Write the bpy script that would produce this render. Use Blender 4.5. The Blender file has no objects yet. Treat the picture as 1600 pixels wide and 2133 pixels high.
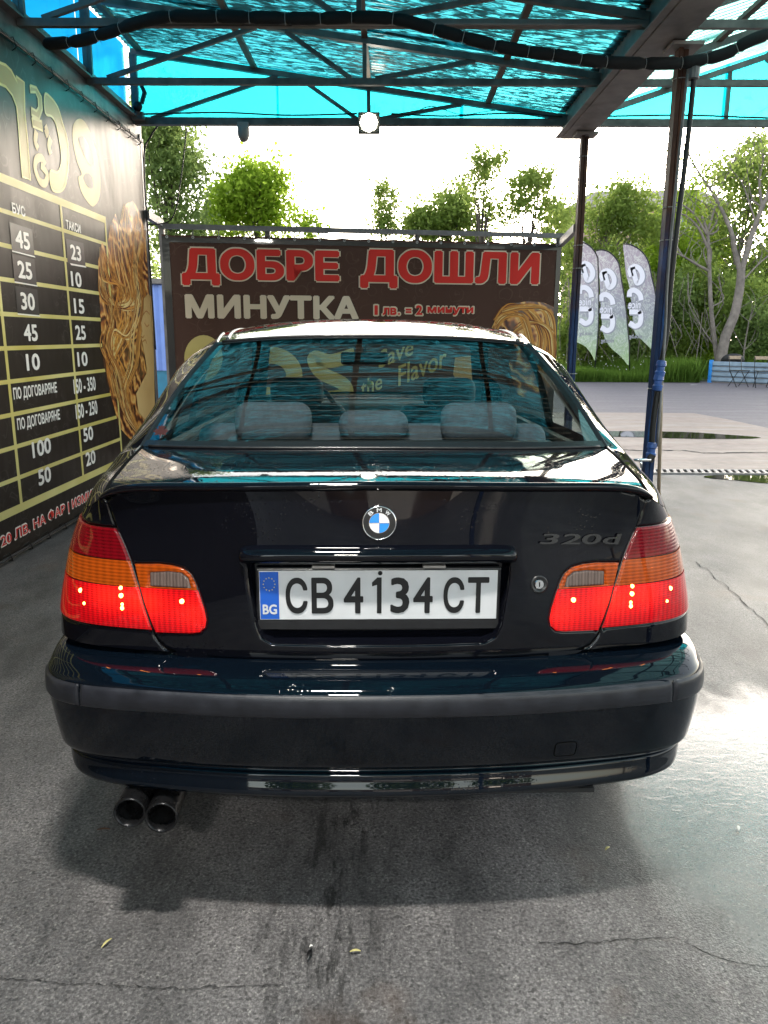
import bpy, math, random
import numpy as np
from mathutils import Vector, Matrix, geometry
rad = math.radians
sc = bpy.context.scene
COL = sc.collection
random.seed(7)

# ------------------------------------------------------------------ camera, sky, sun, exposure
F_PX, CX, CY = 1602.0, 800.0, 1066.5            # focal length and centre in pixels of the 1600 x 2133 photograph
PITCH, YAW, ROLL, EYE = rad(12.87), rad(0.36), 0.005, 1.335
_f = np.array([-math.sin(YAW)*math.cos(PITCH), math.cos(YAW)*math.cos(PITCH), -math.sin(PITCH)])
_r = np.array([math.cos(YAW), math.sin(YAW), 0.0])
_u = np.cross(_r, _f)
_R = _r*math.cos(ROLL)+_u*math.sin(ROLL)
_U = -_r*math.sin(ROLL)+_u*math.cos(ROLL)
CAM = np.array([0, 0, EYE])
cd = bpy.data.cameras.new('camera'); cam = bpy.data.objects.new('camera', cd); COL.objects.link(cam)
cd.sensor_fit = 'VERTICAL'; cd.sensor_height = 36.0; cd.lens = F_PX/2133*36
cd.clip_start = 0.05; cd.clip_end = 600
m = Matrix(((_R[0], _U[0], -_f[0]), (_R[1], _U[1], -_f[1]), (_R[2], _U[2], -_f[2])))
cam.matrix_world = Matrix.Translation(CAM) @ m.to_4x4()
sc.camera = cam
SUN_EL, SUN_AZ = rad(5.5), rad(19.3)
w = bpy.data.worlds.new('World'); sc.world = w; w.use_nodes = True
nt = w.node_tree; nt.nodes.clear()
sky = nt.nodes.new('ShaderNodeTexSky'); sky.sky_type = 'NISHITA'; sky.sun_disc = False
sky.sun_elevation = SUN_EL; sky.sun_rotation = SUN_AZ; sky.air_density = 1.0; sky.dust_density = 1.5; sky.ozone_density = 1.0
bg = nt.nodes.new('ShaderNodeBackground'); bg.inputs[1].default_value = 0.15
wo = nt.nodes.new('ShaderNodeOutputWorld')
hs = nt.nodes.new('ShaderNodeHueSaturation'); hs.inputs['Saturation'].default_value = .42; nt.links.new(sky.outputs[0], hs.inputs['Color']); nt.links.new(hs.outputs[0], bg.inputs[0]); nt.links.new(bg.outputs[0], wo.inputs[0])
sd = bpy.data.lights.new('sun', 'SUN'); sun = bpy.data.objects.new('sun', sd); COL.objects.link(sun)
sd.energy = .7; sd.angle = rad(0.6); sd.color = (1.0, 0.86, 0.68)
_s = Vector((math.sin(SUN_AZ)*math.cos(SUN_EL), math.cos(SUN_AZ)*math.cos(SUN_EL), math.sin(SUN_EL)))
sun.rotation_euler = _s.to_track_quat('Z', 'Y').to_euler()
vs = sc.view_settings
vs.view_transform = 'Standard'; vs.look = 'None'; vs.gamma = 1; vs.exposure = 3.1; vs.use_curve_mapping = False
try:
    sc.cycles.use_denoising = True
    sc.cycles.max_bounces = 10; sc.cycles.transparent_max_bounces = 24
    sc.cycles.sample_clamp_indirect = 6
    sc.cycles.caustics_refractive = False
except Exception: pass

# ------------------------------------------------------------------ helpers
def ray(px, py): return _R*(px-CX)/F_PX - _U*(py-CY)/F_PX + _f
def on_plane(px, py, p0, n):
    d = ray(px, py); p0 = np.asarray(p0, float); n = np.asarray(n, float)
    return CAM + d*(np.dot(p0-CAM, n)/np.dot(d, n))
def atY(px, py, Y): return on_plane(px, py, (0, Y, 0), (0, 1, 0))
def atX(px, py, X): return on_plane(px, py, (X, 0, 0), (1, 0, 0))
def atZ(px, py, Z=0.0): return on_plane(px, py, (0, 0, Z), (0, 0, 1))
def lerp(a, b, t): return a+(b-a)*t

def tag(o, label=None, cat=None, group=None, kind=None):
    if label: o['label'] = label
    if cat: o['category'] = cat
    if group: o['group'] = group
    if kind: o['kind'] = kind
    return o
def empty(name, label, cat, loc=(0, 0, 0), rz=0.0, group=None):
    o = bpy.data.objects.new(name, None); COL.objects.link(o)
    o.location = loc; o.rotation_euler = (0, 0, rz); o.empty_display_size = 0.2
    return tag(o, label, cat, group)
def link_mesh(name, me, mat, parent=None):
    o = bpy.data.objects.new(name, me); COL.objects.link(o)
    if mat is not None and len(me.materials) == 0: me.materials.append(mat)
    if parent is not None: o.parent = parent
    return o
def copy_tree(o, parent=None):
    c = o.copy(); COL.objects.link(c)
    if parent is not None: c.parent = parent
    for ch in list(o.children): copy_tree(ch, c)
    return c

class MB:
    def __init__(s): s.v = []; s.f = []; s.n = 0
    def add(s, vs, fs):
        s.v.extend([tuple(map(float, p)) for p in vs]); s.f.extend([tuple(i+s.n for i in f) for f in fs]); s.n += len(vs); return s
    def box(s, c, size, rz=0.0):
        x, y, z = [k/2 for k in size]; co, si = math.cos(rz), math.sin(rz)
        P = [(c[0]+co*a*x-si*b*y, c[1]+si*a*x+co*b*y, c[2]+d*z) for d in (-1, 1) for b in (-1, 1) for a in (-1, 1)]
        return s.add(P, [(0, 2, 3, 1), (4, 5, 7, 6), (0, 1, 5, 4), (2, 6, 7, 3), (0, 4, 6, 2), (1, 3, 7, 5)])
    def beam(s, p0, p1, w, h, up=(0, 0, 1)):
        p0 = Vector(p0); p1 = Vector(p1); d = (p1-p0).normalized(); up = Vector(up)
        if abs(d.dot(up)) > 0.97: up = Vector((0, 1, 0))
        sd_ = d.cross(up).normalized(); u2 = sd_.cross(d).normalized()
        P = [p+sd_*a*w/2+u2*b*h/2 for p in (p0, p1) for a, b in ((-1, -1), (1, -1), (1, 1), (-1, 1))]
        return s.add(P, [(3, 2, 1, 0), (4, 5, 6, 7), (0, 1, 5, 4), (1, 2, 6, 5), (2, 3, 7, 6), (3, 0, 4, 7)])
    def tube(s, pts, r, seg=8, cap=True):
        pts = [Vector(p) for p in pts]; n = len(pts)
        rr = r if hasattr(r, '__len__') else [r]*n
        V = []; up = None
        for i, p in enumerate(pts):
            d = (pts[min(i+1, n-1)]-pts[max(i-1, 0)])
            d = d.normalized() if d.length > 1e-9 else Vector((0, 0, 1))
            if up is None:
                up = Vector((0, 0, 1)) if abs(d.z) < 0.9 else Vector((1, 0, 0))
            a = d.cross(up).normalized(); up = a.cross(d).normalized()
            for k in range(seg):
                t = 2*math.pi*k/seg; V.append(p+(a*math.cos(t)+up*math.sin(t))*rr[i])
        Fc = [(i*seg+k, i*seg+(k+1) % seg, (i+1)*seg+(k+1) % seg, (i+1)*seg+k) for i in range(n-1) for k in range(seg)]
        if cap: Fc += [tuple(range(seg-1, -1, -1)), tuple((n-1)*seg+k for k in range(seg))]
        return s.add(V, Fc)
    def lathe(s, prof, c, axis=(0, 0, 1), seg=24):
        ax = Vector(axis).normalized(); t = Vector((1, 0, 0)) if abs(ax.x) < .9 else Vector((0, 1, 0))
        a = ax.cross(t).normalized(); b = ax.cross(a); V = []; c = Vector(c)
        for (r, h) in prof:
            for k in range(seg):
                q = 2*math.pi*k/seg; V.append(c+ax*h+(a*math.cos(q)+b*math.sin(q))*r)
        n = len(prof)
        Fc = [(i*seg+k, i*seg+(k+1) % seg, (i+1)*seg+(k+1) % seg, (i+1)*seg+k) for i in range(n-1) for k in range(seg)]
        return s.add(V, Fc)
    def build(s, name, mat, parent=None, smooth=False, bevel=0.0):
        me = bpy.data.meshes.new(name); me.from_pydata(s.v, [], s.f); me.update()
        if smooth: me.polygons.foreach_set('use_smooth', [True]*len(me.polygons))
        o = link_mesh(name, me, mat, parent)
        if bevel > 0:
            b = o.modifiers.new('bevel', 'BEVEL'); b.width = bevel; b.segments = 2; b.limit_method = 'ANGLE'
        return o

# ------------------------------------------------------------------ materials
def new_mat(name):
    mt = bpy.data.materials.new(name); mt.use_nodes = True
    t = mt.node_tree; b = t.nodes['Principled BSDF']; return mt, t, b
def N(t, kind, **kw):
    n = t.nodes.new(kind)
    for k, v in kw.items():
        if k.startswith('i_'):
            key = k[2:]; key = int(key) if key.isdigit() else key.replace('_', ' ')
            n.inputs[key].default_value = v
        else: setattr(n, k, v)
    return n
def ramp(t, src, stops, interp='LINEAR'):
    r = t.nodes.new('ShaderNodeValToRGB'); r.color_ramp.interpolation = interp
    e = r.color_ramp.elements
    while len(e) < len(stops): e.new(0.5)
    for k, (p, c) in enumerate(stops):
        e[k].position = p; e[k].color = (c, c, c, 1) if isinstance(c, (int, float)) else (*c, 1)
    t.links.new(src, r.inputs[0]); return r.outputs[0]
def coords(t, scale=(1, 1, 1), rot=(0, 0, 0), loc=(0, 0, 0)):
    g = N(t, 'ShaderNodeTexCoord'); mp = N(t, 'ShaderNodeMapping')
    mp.inputs['Scale'].default_value = scale; mp.inputs['Rotation'].default_value = rot; mp.inputs['Location'].default_value = loc
    t.links.new(g.outputs['Object'], mp.inputs[0]); return mp.outputs[0]
def noise(t, co, scale, detail=4, rough=.55, dist=0.0):
    n = N(t, 'ShaderNodeTexNoise'); n.inputs['Scale'].default_value = scale; n.inputs['Detail'].default_value = detail
    n.inputs['Roughness'].default_value = rough; n.inputs['Distortion'].default_value = dist
    t.links.new(co, n.inputs['Vector']); return n.outputs['Fac']
def mixc(t, fac, a, b, mode='MIX'):
    mx = N(t, 'ShaderNodeMix', data_type='RGBA', blend_type=mode)
    for sock, v in ((mx.inputs[0], fac), (mx.inputs[6], a), (mx.inputs[7], b)):
        if hasattr(v, 'links') or isinstance(v, bpy.types.NodeSocket): t.links.new(v, sock)
        elif isinstance(v, (int, float)): sock.default_value = v
        else: sock.default_value = (*v, 1)
    return mx.outputs[2]
def mathn(t, op, a, b=0.0, c=0.0):
    n = N(t, 'ShaderNodeMath', operation=op)
    for k, v in enumerate((a, b, c)):
        if isinstance(v, bpy.types.NodeSocket): t.links.new(v, n.inputs[k])
        else: n.inputs[k].default_value = v
    return n.outputs[0]
def bump(t, b, h, strength=.3, dist=.01):
    n = N(t, 'ShaderNodeBump'); n.inputs['Strength'].default_value = strength; n.inputs['Distance'].default_value = dist
    t.links.new(h, n.inputs['Height']); t.links.new(n.outputs[0], b.inputs['Normal']); return n
def plain(name, col, rough=.5, metal=0.0, coat=0.0, var=.0, vscale=8.0, bmp=0.0, spec=.5, emit=None, es=0.0):
    mt, t, b = new_mat(name)
    b.inputs['Base Color'].default_value = (*col, 1); b.inputs['Roughness'].default_value = rough
    b.inputs['Metallic'].default_value = metal; b.inputs['Coat Weight'].default_value = coat
    b.inputs['Specular IOR Level'].default_value = spec
    if emit: b.inputs['Emission Color'].default_value = (*emit, 1); b.inputs['Emission Strength'].default_value = es
    if var > 0 or bmp > 0:
        co = coords(t); n = noise(t, co, vscale, 6)
        if var > 0:
            lo = tuple(c*(1-var) for c in col); hi = tuple(min(1, c*(1+var)) for c in col)
            t.links.new(ramp(t, n, [(.3, lo), (.7, hi)]), b.inputs['Base Color'])
            t.links.new(mathn(t, 'MULTIPLY_ADD', n, .3, rough-.15), b.inputs['Roughness'])
        if bmp > 0: bump(t, b, n, bmp, .004)
    return mt

def car_paint(name, col, wet=0):
    mt, t, b = new_mat(name)
    co = coords(t)
    fl = N(t, 'ShaderNodeTexVoronoi'); fl.inputs['Scale'].default_value = 900; t.links.new(co, fl.inputs['Vector'])
    c = mixc(t, ramp(t, fl.outputs['Color'], [(.6, 0.0), (1.0, 1.0)]), col, tuple(k*2.2 for k in col))
    t.links.new(c, b.inputs['Base Color'])
    b.inputs['Metallic'].default_value = 0; b.inputs['Roughness'].default_value = .45
    b.inputs['Coat Weight'].default_value = .9; b.inputs['Specular IOR Level'].default_value = .0
    film = noise(t, coords(t, (1, 1, .35)), 9, 6, .65)
    t.links.new(ramp(t, film, [(.45, .015), (.75, .07)]), b.inputs['Coat Roughness'])
    # water beads and film
    vo = N(t, 'ShaderNodeTexVoronoi', feature='F1'); vo.inputs['Scale'].default_value = 130; vo.inputs['Randomness'].default_value = 1
    t.links.new(co, vo.inputs['Vector'])
    bead = ramp(t, vo.outputs['Distance'], [(.12, 1.0), (.3, 0.0)])
    msk = ramp(t, noise(t, co, 7, 5, .7), [(.56-.09*wet, 0.0), (.66-.06*wet, 1.0)])
    h = mathn(t, 'MULTIPLY', bead, msk)
    h2 = mathn(t, 'MULTIPLY_ADD', noise(t, co, 3.2, 2), .10, h)
    if wet: h2 = mathn(t, 'MULTIPLY_ADD', noise(t, coords(t, (3, .9, 1)), 8, 3, .6, 1.0), .22, h2)
    nb = N(t, 'ShaderNodeBump'); nb.inputs['Strength'].default_value = .22+.12*wet; nb.inputs['Distance'].default_value = .002
    t.links.new(h2, nb.inputs['Height']); t.links.new(nb.outputs[0], b.inputs['Coat Normal'])
    return mt
M = {}
M['paint'] = car_paint('black_car_paint', (.0022, .0025, .0045))
M['paint_blue'] = car_paint('blue_black_bumper_paint', (.0015, .0032, .0062))
M['paint_wet'] = car_paint('wet_black_car_paint', (.0022, .0025, .0045), 1)
M['gap'] = plain('dark_gap', (.002, .002, .002), .9, spec=.1)
M['trim'] = plain('black_trim', (.012, .012, .014), .35, var=.3, vscale=40, coat=.2)
M['rubber'] = plain('black_rubber', (.015, .015, .016), .65, bmp=.1, vscale=90)
M['strip'] = plain('grey_worn_rub_strip', (.016, .017, .023), .38, var=.35, vscale=26, bmp=.12)
M['chrome'] = plain('chrome', (.75, .75, .77), .12, 1.0)
M['plate_white'] = plain('plate_white', (.62, .63, .66), .35, var=.05, vscale=20, coat=.3)
M['plate_blue'] = plain('plate_blue', (.01, .10, .52), .35, coat=.3)
M['badge_blue'] = plain('badge_blue', (.02, .25, .72), .2, coat=1)
M['badge_white'] = plain('badge_white', (.75, .76, .78), .2, coat=1)
M['ink_black'] = plain('ink_black', (.008, .008, .009), .35, coat=.3)
M['yellow'] = plain('yellow_print', (.75, .6, .03), .4)
M['white'] = plain('white_print', (.78, .76, .72), .45)
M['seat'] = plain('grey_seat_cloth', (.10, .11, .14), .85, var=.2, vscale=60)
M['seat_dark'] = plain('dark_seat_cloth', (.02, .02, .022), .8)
M['interior'] = plain('beige_interior_trim', (.13, .125, .115), .8)
M['inner_dark'] = plain('dark_interior', (.012, .012, .013), .8)
M['exhaust'] = plain('burnt_black_steel', (.02, .02, .022), .28, .7, var=.4, vscale=30)
M['soot'] = plain('soot', (.004, .004, .004), .9)

def lens(name, col, glow, es, stripes):
    mt, t, b = new_mat(name)
    co = coords(t)
    wv = N(t, 'ShaderNodeTexWave', wave_type='BANDS', bands_direction='Z' if stripes != 'X' else 'X')
    wv.inputs['Scale'].default_value = 42; wv.inputs['Distortion'].default_value = .4; t.links.new(co, wv.inputs['Vector'])
    wx = N(t, 'ShaderNodeTexWave', wave_type='BANDS', bands_direction='X'); wx.inputs['Scale'].default_value = 17; wx.inputs['Distortion'].default_value = 1.5
    t.links.new(co, wx.inputs['Vector'])
    cell = mathn(t, 'MULTIPLY_ADD', wx.outputs['Fac'], .35, mathn(t, 'MULTIPLY', wv.outputs['Fac'], .65))
    dirt = noise(t, co, 14, 4)
    c = mixc(t, cell, tuple(k*.45 for k in col), col)
    t.links.new(c, b.inputs['Base Color']); b.inputs['Roughness'].default_value = .25
    b.inputs['Coat Weight'].default_value = .7; b.inputs['Coat Roughness'].default_value = .03; b.inputs['Specular IOR Level'].default_value = .1
    e = mixc(t, mathn(t, 'MULTIPLY_ADD', dirt, .35, mathn(t, 'MULTIPLY', cell, .6)), tuple(k*.45 for k in glow), glow)
    t.links.new(e, b.inputs['Emission Color']); b.inputs['Emission Strength'].default_value = es
    nb = N(t, 'ShaderNodeBump'); nb.inputs['Strength'].default_value = .35; nb.inputs['Distance'].default_value = .002
    t.links.new(cell, nb.inputs['Height']); t.links.new(nb.outputs[0], b.inputs['Normal'])
    return mt
M['lens_dark'] = lens('dark_red_lens', (.085, .001, .004), (.5, .002, .010), .03, 'Z')
M['lens_amber'] = lens('amber_lens', (.26, .038, .003), (.7, .12, .005), .04, 'Z')
def lit_lens():
    mt, t, b = new_mat('lit_red_lens'); co = coords(t); sx = N(t, 'ShaderNodeSeparateXYZ'); t.links.new(co, sx.inputs[0])
    ax_ = mathn(t, 'ABSOLUTE', sx.outputs[0])
    hot = None
    for (hx, hz, k) in ((.605, .772, 1.0), (.515, .765, 1.2), (.405, .745, .9)):
        dx = mathn(t, 'MULTIPLY', mathn(t, 'SUBTRACT', ax_, hx), 19); dz = mathn(t, 'MULTIPLY', mathn(t, 'SUBTRACT', sx.outputs[2], hz), 24)
        q = mathn(t, 'MULTIPLY', mathn(t, 'EXPONENT', mathn(t, 'MULTIPLY', mathn(t, 'ADD', mathn(t, 'MULTIPLY', dx, dx), mathn(t, 'MULTIPLY', dz, dz)), -1.0)), k)
        hot = q if hot is None else mathn(t, 'ADD', hot, q)
    wz = N(t, 'ShaderNodeTexWave', wave_type='BANDS', bands_direction='Z'); wz.inputs['Scale'].default_value = 62; t.links.new(co, wz.inputs['Vector'])
    wx = N(t, 'ShaderNodeTexWave', wave_type='BANDS', bands_direction='X'); wx.inputs['Scale'].default_value = 26; wx.inputs['Distortion'].default_value = .6; t.links.new(co, wx.inputs['Vector'])
    rib = mathn(t, 'MULTIPLY_ADD', wz.outputs['Fac'], .55, mathn(t, 'MULTIPLY', wx.outputs['Fac'], .45))
    dirt = noise(t, co, 22, 5, .7)
    c = mixc(t, rib, (.14, .001, .003), (.30, .002, .006)); c = mixc(t, ramp(t, dirt, [(.55, 0.0), (.75, .06)]), c, (.5, .3, .3))
    t.links.new(c, b.inputs['Base Color']); b.inputs['Roughness'].default_value = .3; b.inputs['Specular IOR Level'].default_value = .1
    b.inputs['Coat Weight'].default_value = .8; b.inputs['Coat Roughness'].default_value = .03
    t.links.new(mixc(t, mathn(t, 'MULTIPLY', hot, .55), (1, .0015, .006), (1, .035, .010)), b.inputs['Emission Color'])
    st_ = mathn(t, 'MULTIPLY', mathn(t, 'MULTIPLY_ADD', hot, .11, .036), mathn(t, 'MULTIPLY_ADD', rib, .9, .45))
    t.links.new(st_, b.inputs['Emission Strength'])
    nb = N(t, 'ShaderNodeBump'); nb.inputs['Strength'].default_value = .3; nb.inputs['Distance'].default_value = .002
    t.links.new(rib, nb.inputs['Height']); t.links.new(nb.outputs[0], b.inputs['Normal']); return mt
M['lens_red'] = lit_lens()
M['lens_clear'] = lens('clear_reversing_lens', (.13, .095, .085), (.3, .2, .15), .015, 'X')
M['bulb'] = plain('lit_bulb_glint', (.9, .3, .1), .3, emit=(1, .28, .05), es=2.6)

def schlick(t, gain, lo, normal=None):
    lw = N(t, 'ShaderNodeLayerWeight'); lw.inputs[0].default_value = .5
    if normal is not None: t.links.new(normal, lw.inputs['Normal'])
    p = mathn(t, 'POWER', lw.outputs['Facing'], 5.0)
    return mathn(t, 'MULTIPLY_ADD', p, gain, lo)
def glass(name, tint, lo=.04, rough=0.0, streak=True):
    mt = bpy.data.materials.new(name); mt.use_nodes = True; t = mt.node_tree; t.nodes.clear()
    tr = N(t, 'ShaderNodeBsdfTransparent'); tr.inputs[0].default_value = (*tint, 1)
    gl = N(t, 'ShaderNodeBsdfGlossy'); gl.inputs['Roughness'].default_value = rough; gl.inputs[0].default_value = (.95, .98, 1, 1)
    f2 = schlick(t, .95, lo)
    mx = N(t, 'ShaderNodeMixShader'); t.links.new(f2, mx.inputs[0]); t.links.new(tr.outputs[0], mx.inputs[1]); t.links.new(gl.outputs[0], mx.inputs[2])
    o = N(t, 'ShaderNodeOutputMaterial'); t.links.new(mx.outputs[0], o.inputs[0])
    if streak:
        h = noise(t, coords(t), 2.4, 2)
        nb = N(t, 'ShaderNodeBump'); nb.inputs['Strength'].default_value = .016; nb.inputs['Distance'].default_value = .01
        t.links.new(h, nb.inputs['Height']); t.links.new(nb.outputs[0], gl.inputs['Normal'])
    return mt
M['glass'] = glass('car_window_glass', (.74, .82, .80), .13)
M['glass_front'] = glass('windscreen_glass', (.86, .90, .89), .05)

def sheet_mat(name, col, dirt_amt, streak=(1.2, 14, 1), rot=0.0, thr=(.46, .58), trans=.35, dirtcol=(.012, .022, .024)):
    """coloured see-through roofing sheet with leaf litter and dirt lying on it"""
    mt = bpy.data.materials.new(name); mt.use_nodes = True; t = mt.node_tree; t.nodes.clear()
    tl = N(t, 'ShaderNodeBsdfTranslucent'); tl.inputs[0].default_value = (*col, 1)
    tp = N(t, 'ShaderNodeBsdfTransparent'); tp.inputs[0].default_value = (*[min(1, c*1.05) for c in col], 1)
    a = N(t, 'ShaderNodeMixShader'); a.inputs[0].default_value = trans
    t.links.new(tl.outputs[0], a.inputs[1]); t.links.new(tp.outputs[0], a.inputs[2])
    df = N(t, 'ShaderNodeBsdfPrincipled'); df.inputs['Base Color'].default_value = (*dirtcol, 1); df.inputs['Roughness'].default_value = .7
    co = coords(t, streak, (0, 0, rot))
    n1 = noise(t, co, 6.0, 6, .72, .6)
    n2 = noise(t, coords(t), .9, 3)
    f = ramp(t, mathn(t, 'MULTIPLY_ADD', n2, .25, mathn(t, 'MULTIPLY', n1, .8)), [(thr[0], 0.0), (thr[1], 1.0)])
    f = mathn(t, 'MULTIPLY', f, dirt_amt)
    b = N(t, 'ShaderNodeMixShader'); t.links.new(f, b.inputs[0]); t.links.new(a.outputs[0], b.inputs[1]); t.links.new(df.outputs[0], b.inputs[2])
    gl = N(t, 'ShaderNodeBsdfGlossy'); gl.inputs['Roughness'].default_value = .18
    c = N(t, 'ShaderNodeMixShader'); t.links.new(schlick(t, .35, .03), c.inputs[0]); t.links.new(b.outputs[0], c.inputs[1]); t.links.new(gl.outputs[0], c.inputs[2])
    o = N(t, 'ShaderNodeOutputMaterial'); t.links.new(c.outputs[0], o.inputs[0]); return mt
M['roof_sheet'] = sheet_mat('dirty_turquoise_roof_sheet', (.05, .38, .44), .95, streak=(1.5, 10, 1), thr=(.45, .55))
M['roof_clean'] = sheet_mat('pale_greenish_roof_sheet', (.42, .80, .74), .35, streak=(1.2, 8, 1))
M['gable'] = sheet_mat('bright_turquoise_gable_sheet', (.03, .62, .74), .45, streak=(2, 2, 2), thr=(.58, .70), trans=.25)
M['side_blue'] = sheet_mat('blue_side_sheet', (.01, .36, .72), .3, streak=(2, 6, 1.2), thr=(.56, .7), trans=.15)
M['grey_steel'] = plain('dark_grey_painted_steel', (.15, .135, .125), .5, var=.5, vscale=7, bmp=.2)
M['beam_steel'] = plain('brown_grey_beam_steel', (.23, .195, .18), .55, var=.4, vscale=5, bmp=.2)
M['flat_grey'] = plain('grey_frame_steel', (.16, .16, .165), .5, .3, var=.3, vscale=12)
M['foam'] = plain('black_foam_sleeve', (.012, .012, .013), .85, bmp=.6, vscale=60)
M['wire'] = plain('pale_cable_tie', (.35, .35, .34), .5)
M['cable'] = plain('black_cable', (.01, .01, .011), .5)
M['blue_plastic'] = plain('blue_pipe_fitting', (.03, .09, .30), .45, var=.3, vscale=20)
M['cam_grey'] = plain('grey_camera_plastic', (.30, .28, .27), .5)
M['wood'] = plain('bare_wood', (.36, .27, .19), .7, var=.25, vscale=20)
M['lamp_lit'] = plain('lit_lamp_face', (1, 1, .9), .4, emit=(1, .96, .80), es=9)

def post_mat():
    mt, t, b = new_mat('peeling_blue_and_rust_post')
    co = coords(t); n = noise(t, co, 3.0, 8, .65); n2 = noise(t, coords(t, (1, 1, .35), loc=(3, 1, 0)), 7, 6, .7)
    rust = ramp(t, n2, [(.35, (.045, .022, .018)), (.55, (.10, .045, .03)), (.7, (.16, .065, .035))])
    blue = ramp(t, n2, [(.3, (.012, .022, .05)), (.6, (.018, .045, .13)), (.75, (.02, .12, .36))])
    sx = N(t, 'ShaderNodeSeparateXYZ'); t.links.new(co, sx.inputs[0])
    h = mathn(t, 'MULTIPLY_ADD', sx.outputs[2], .55, mathn(t, 'MULTIPLY', n, .9))
    f = ramp(t, h, [(.62, 0.0), (.80, 1.0)])     # height*0.55 + noise: rust takes over near the top
    f = ramp(t, mathn(t, 'MULTIPLY_ADD', sx.outputs[2], .33, mathn(t, 'MULTIPLY', n, .6)), [(.80, 0.0), (1.0, 1.0)])
    t.links.new(mixc(t, f, blue, rust), b.inputs['Base Color']); b.inputs['Roughness'].default_value = .6; b.inputs['Specular IOR Level'].default_value = .25
    bump(t, b, n2, .35, .003); return mt
M['post'] = post_mat()

def ground_mat():
    mt, t, b = new_mat('wet_asphalt')
    co = coords(t)
    fine = N(t, 'ShaderNodeTexVoronoi'); fine.inputs['Scale'].default_value = 240; t.links.new(co, fine.inputs['Vector'])
    grit = noise(t, co, 130, 5, .72); big = noise(t, co, .8, 5, .6); mid = noise(t, coords(t, (1, .45, 1)), 4.0, 7, .68)
    c = ramp(t, grit, [(.33, (.058, .055, .056)), (.5, (.140, .132, .134)), (.66, (.265, .252, .254))])
    c = mixc(t, ramp(t, fine.outputs['Color'], [(.80, 0.0), (.95, .8)]), c, (.36, .35, .33))
    peb = N(t, 'ShaderNodeTexVoronoi'); peb.inputs['Scale'].default_value = 150; t.links.new(co, peb.inputs['Vector'])
    c = mixc(t, ramp(t, peb.outputs['Color'], [(.12, .7), (.3, 0.0)]), c, (.035, .034, .034))
    c = mixc(t, ramp(t, mid, [(.36, .65), (.60, 0.0)]), c, (.030, .030, .032))
    # dark oily drips in the middle of the bay and a brown stain
    st = noise(t, coords(t, (2.6, .5, 1)), 9, 5, .75)
    sx = N(t, 'ShaderNodeSeparateXYZ'); t.links.new(co, sx.inputs[0])
    strip = mathn(t, 'SUBTRACT', 1.0, mathn(t, 'MINIMUM', 1.0, mathn(t, 'ABSOLUTE', mathn(t, 'MULTIPLY', mathn(t, 'ADD', sx.outputs[0], .13), 4.5))))
    dr = mathn(t, 'MULTIPLY', strip, ramp(t, st, [(.50, 0.0), (.60, 1.0)]))
    c = mixc(t, mathn(t, 'MULTIPLY', dr, .8), c, (.013, .013, .013))
    br = ramp(t, noise(t, coords(t, loc=(2.2, 5.1, 0)), 2.3, 4), [(.60, 0.0), (.72, .45)])
    c = mixc(t, br, c, (.10, .062, .042))
    # wetness: a film of water on the open right side, damp elsewhere
    def blob(x, y, rx, ry):
        dx = mathn(t, 'MULTIPLY', mathn(t, 'SUBTRACT', sx.outputs[0], x), 1/rx)
        dy = mathn(t, 'MULTIPLY', mathn(t, 'SUBTRACT', sx.outputs[1], y), 1/ry)
        r = mathn(t, 'SQRT', mathn(t, 'ADD', mathn(t, 'MULTIPLY', dx, dx), mathn(t, 'MULTIPLY', dy, dy)))
        return mathn(t, 'SUBTRACT', 1.0, r)
    wet = mathn(t, 'MAXIMUM', mathn(t, 'MULTIPLY', blob(1.30, 1.95, .75, .85), 1.3), -1.0)
    wet = mathn(t, 'ADD', wet, mathn(t, 'MULTIPLY', mathn(t, 'SUBTRACT', mid, .5), .9))
    film = ramp(t, wet, [(.02, 0.0), (.34, 1.0)])
    t.links.new(mixc(t, mathn(t, 'MULTIPLY', film, .55), c, (.03, .03, .031)), b.inputs['Base Color'])
    damp = ramp(t, big, [(.35, .60), (.65, .43)])
    r = mixc(t, film, damp, (.13, .13, .13))
    t.links.new(r, b.inputs['Roughness']); b.inputs['Specular IOR Level'].default_value = .25
    t.links.new(mathn(t, 'MULTIPLY_ADD', film, .92, .04), b.inputs['Coat Weight']); b.inputs['Coat Roughness'].default_value = .02; b.inputs['Coat IOR'].default_value = 1.6
    h = mathn(t, 'ADD', grit, mathn(t, 'MULTIPLY', fine.outputs['Distance'], .6))
    bump(t, b, h, .32, .005)
    rip = noise(t, coords(t, (1, 1.8, 1)), 17, 3, .55, .8)
    nb = N(t, 'ShaderNodeBump'); nb.inputs['Strength'].default_value = .26; nb.inputs['Distance'].default_value = .004
    t.links.new(mathn(t, 'MULTIPLY_ADD', grit, .25, rip), nb.inputs['Height']); t.links.new(nb.outputs[0], b.inputs['Coat Normal'])
    return mt
M['ground'] = ground_mat()
def slab_mat(name, lo, hi, scale, rough):
    mt, t, b = new_mat(name); co = coords(t)
    n = noise(t, co, scale, 8, .65); n2 = noise(t, coords(t, (.5, 2, 1)), 1.4, 4)
    c = ramp(t, n, [(.3, lo), (.7, hi)]); c = mixc(t, ramp(t, n2, [(.42, .35), (.62, 0.0)]), c, tuple(k*.6 for k in lo))
    t.links.new(c, b.inputs['Base Color'])
    t.links.new(ramp(t, n2, [(.35, rough-.22), (.6, rough)]), b.inputs['Roughness'])
    bump(t, b, noise(t, co, 60, 4), .3, .004); return mt
M['concrete'] = slab_mat('pinkish_concrete', (.20, .15, .13), (.31, .235, .205), 6, .66)
M['lot'] = slab_mat('purple_grey_asphalt', (.12, .103, .115), (.19, .165, .19), 14, .78)
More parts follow.
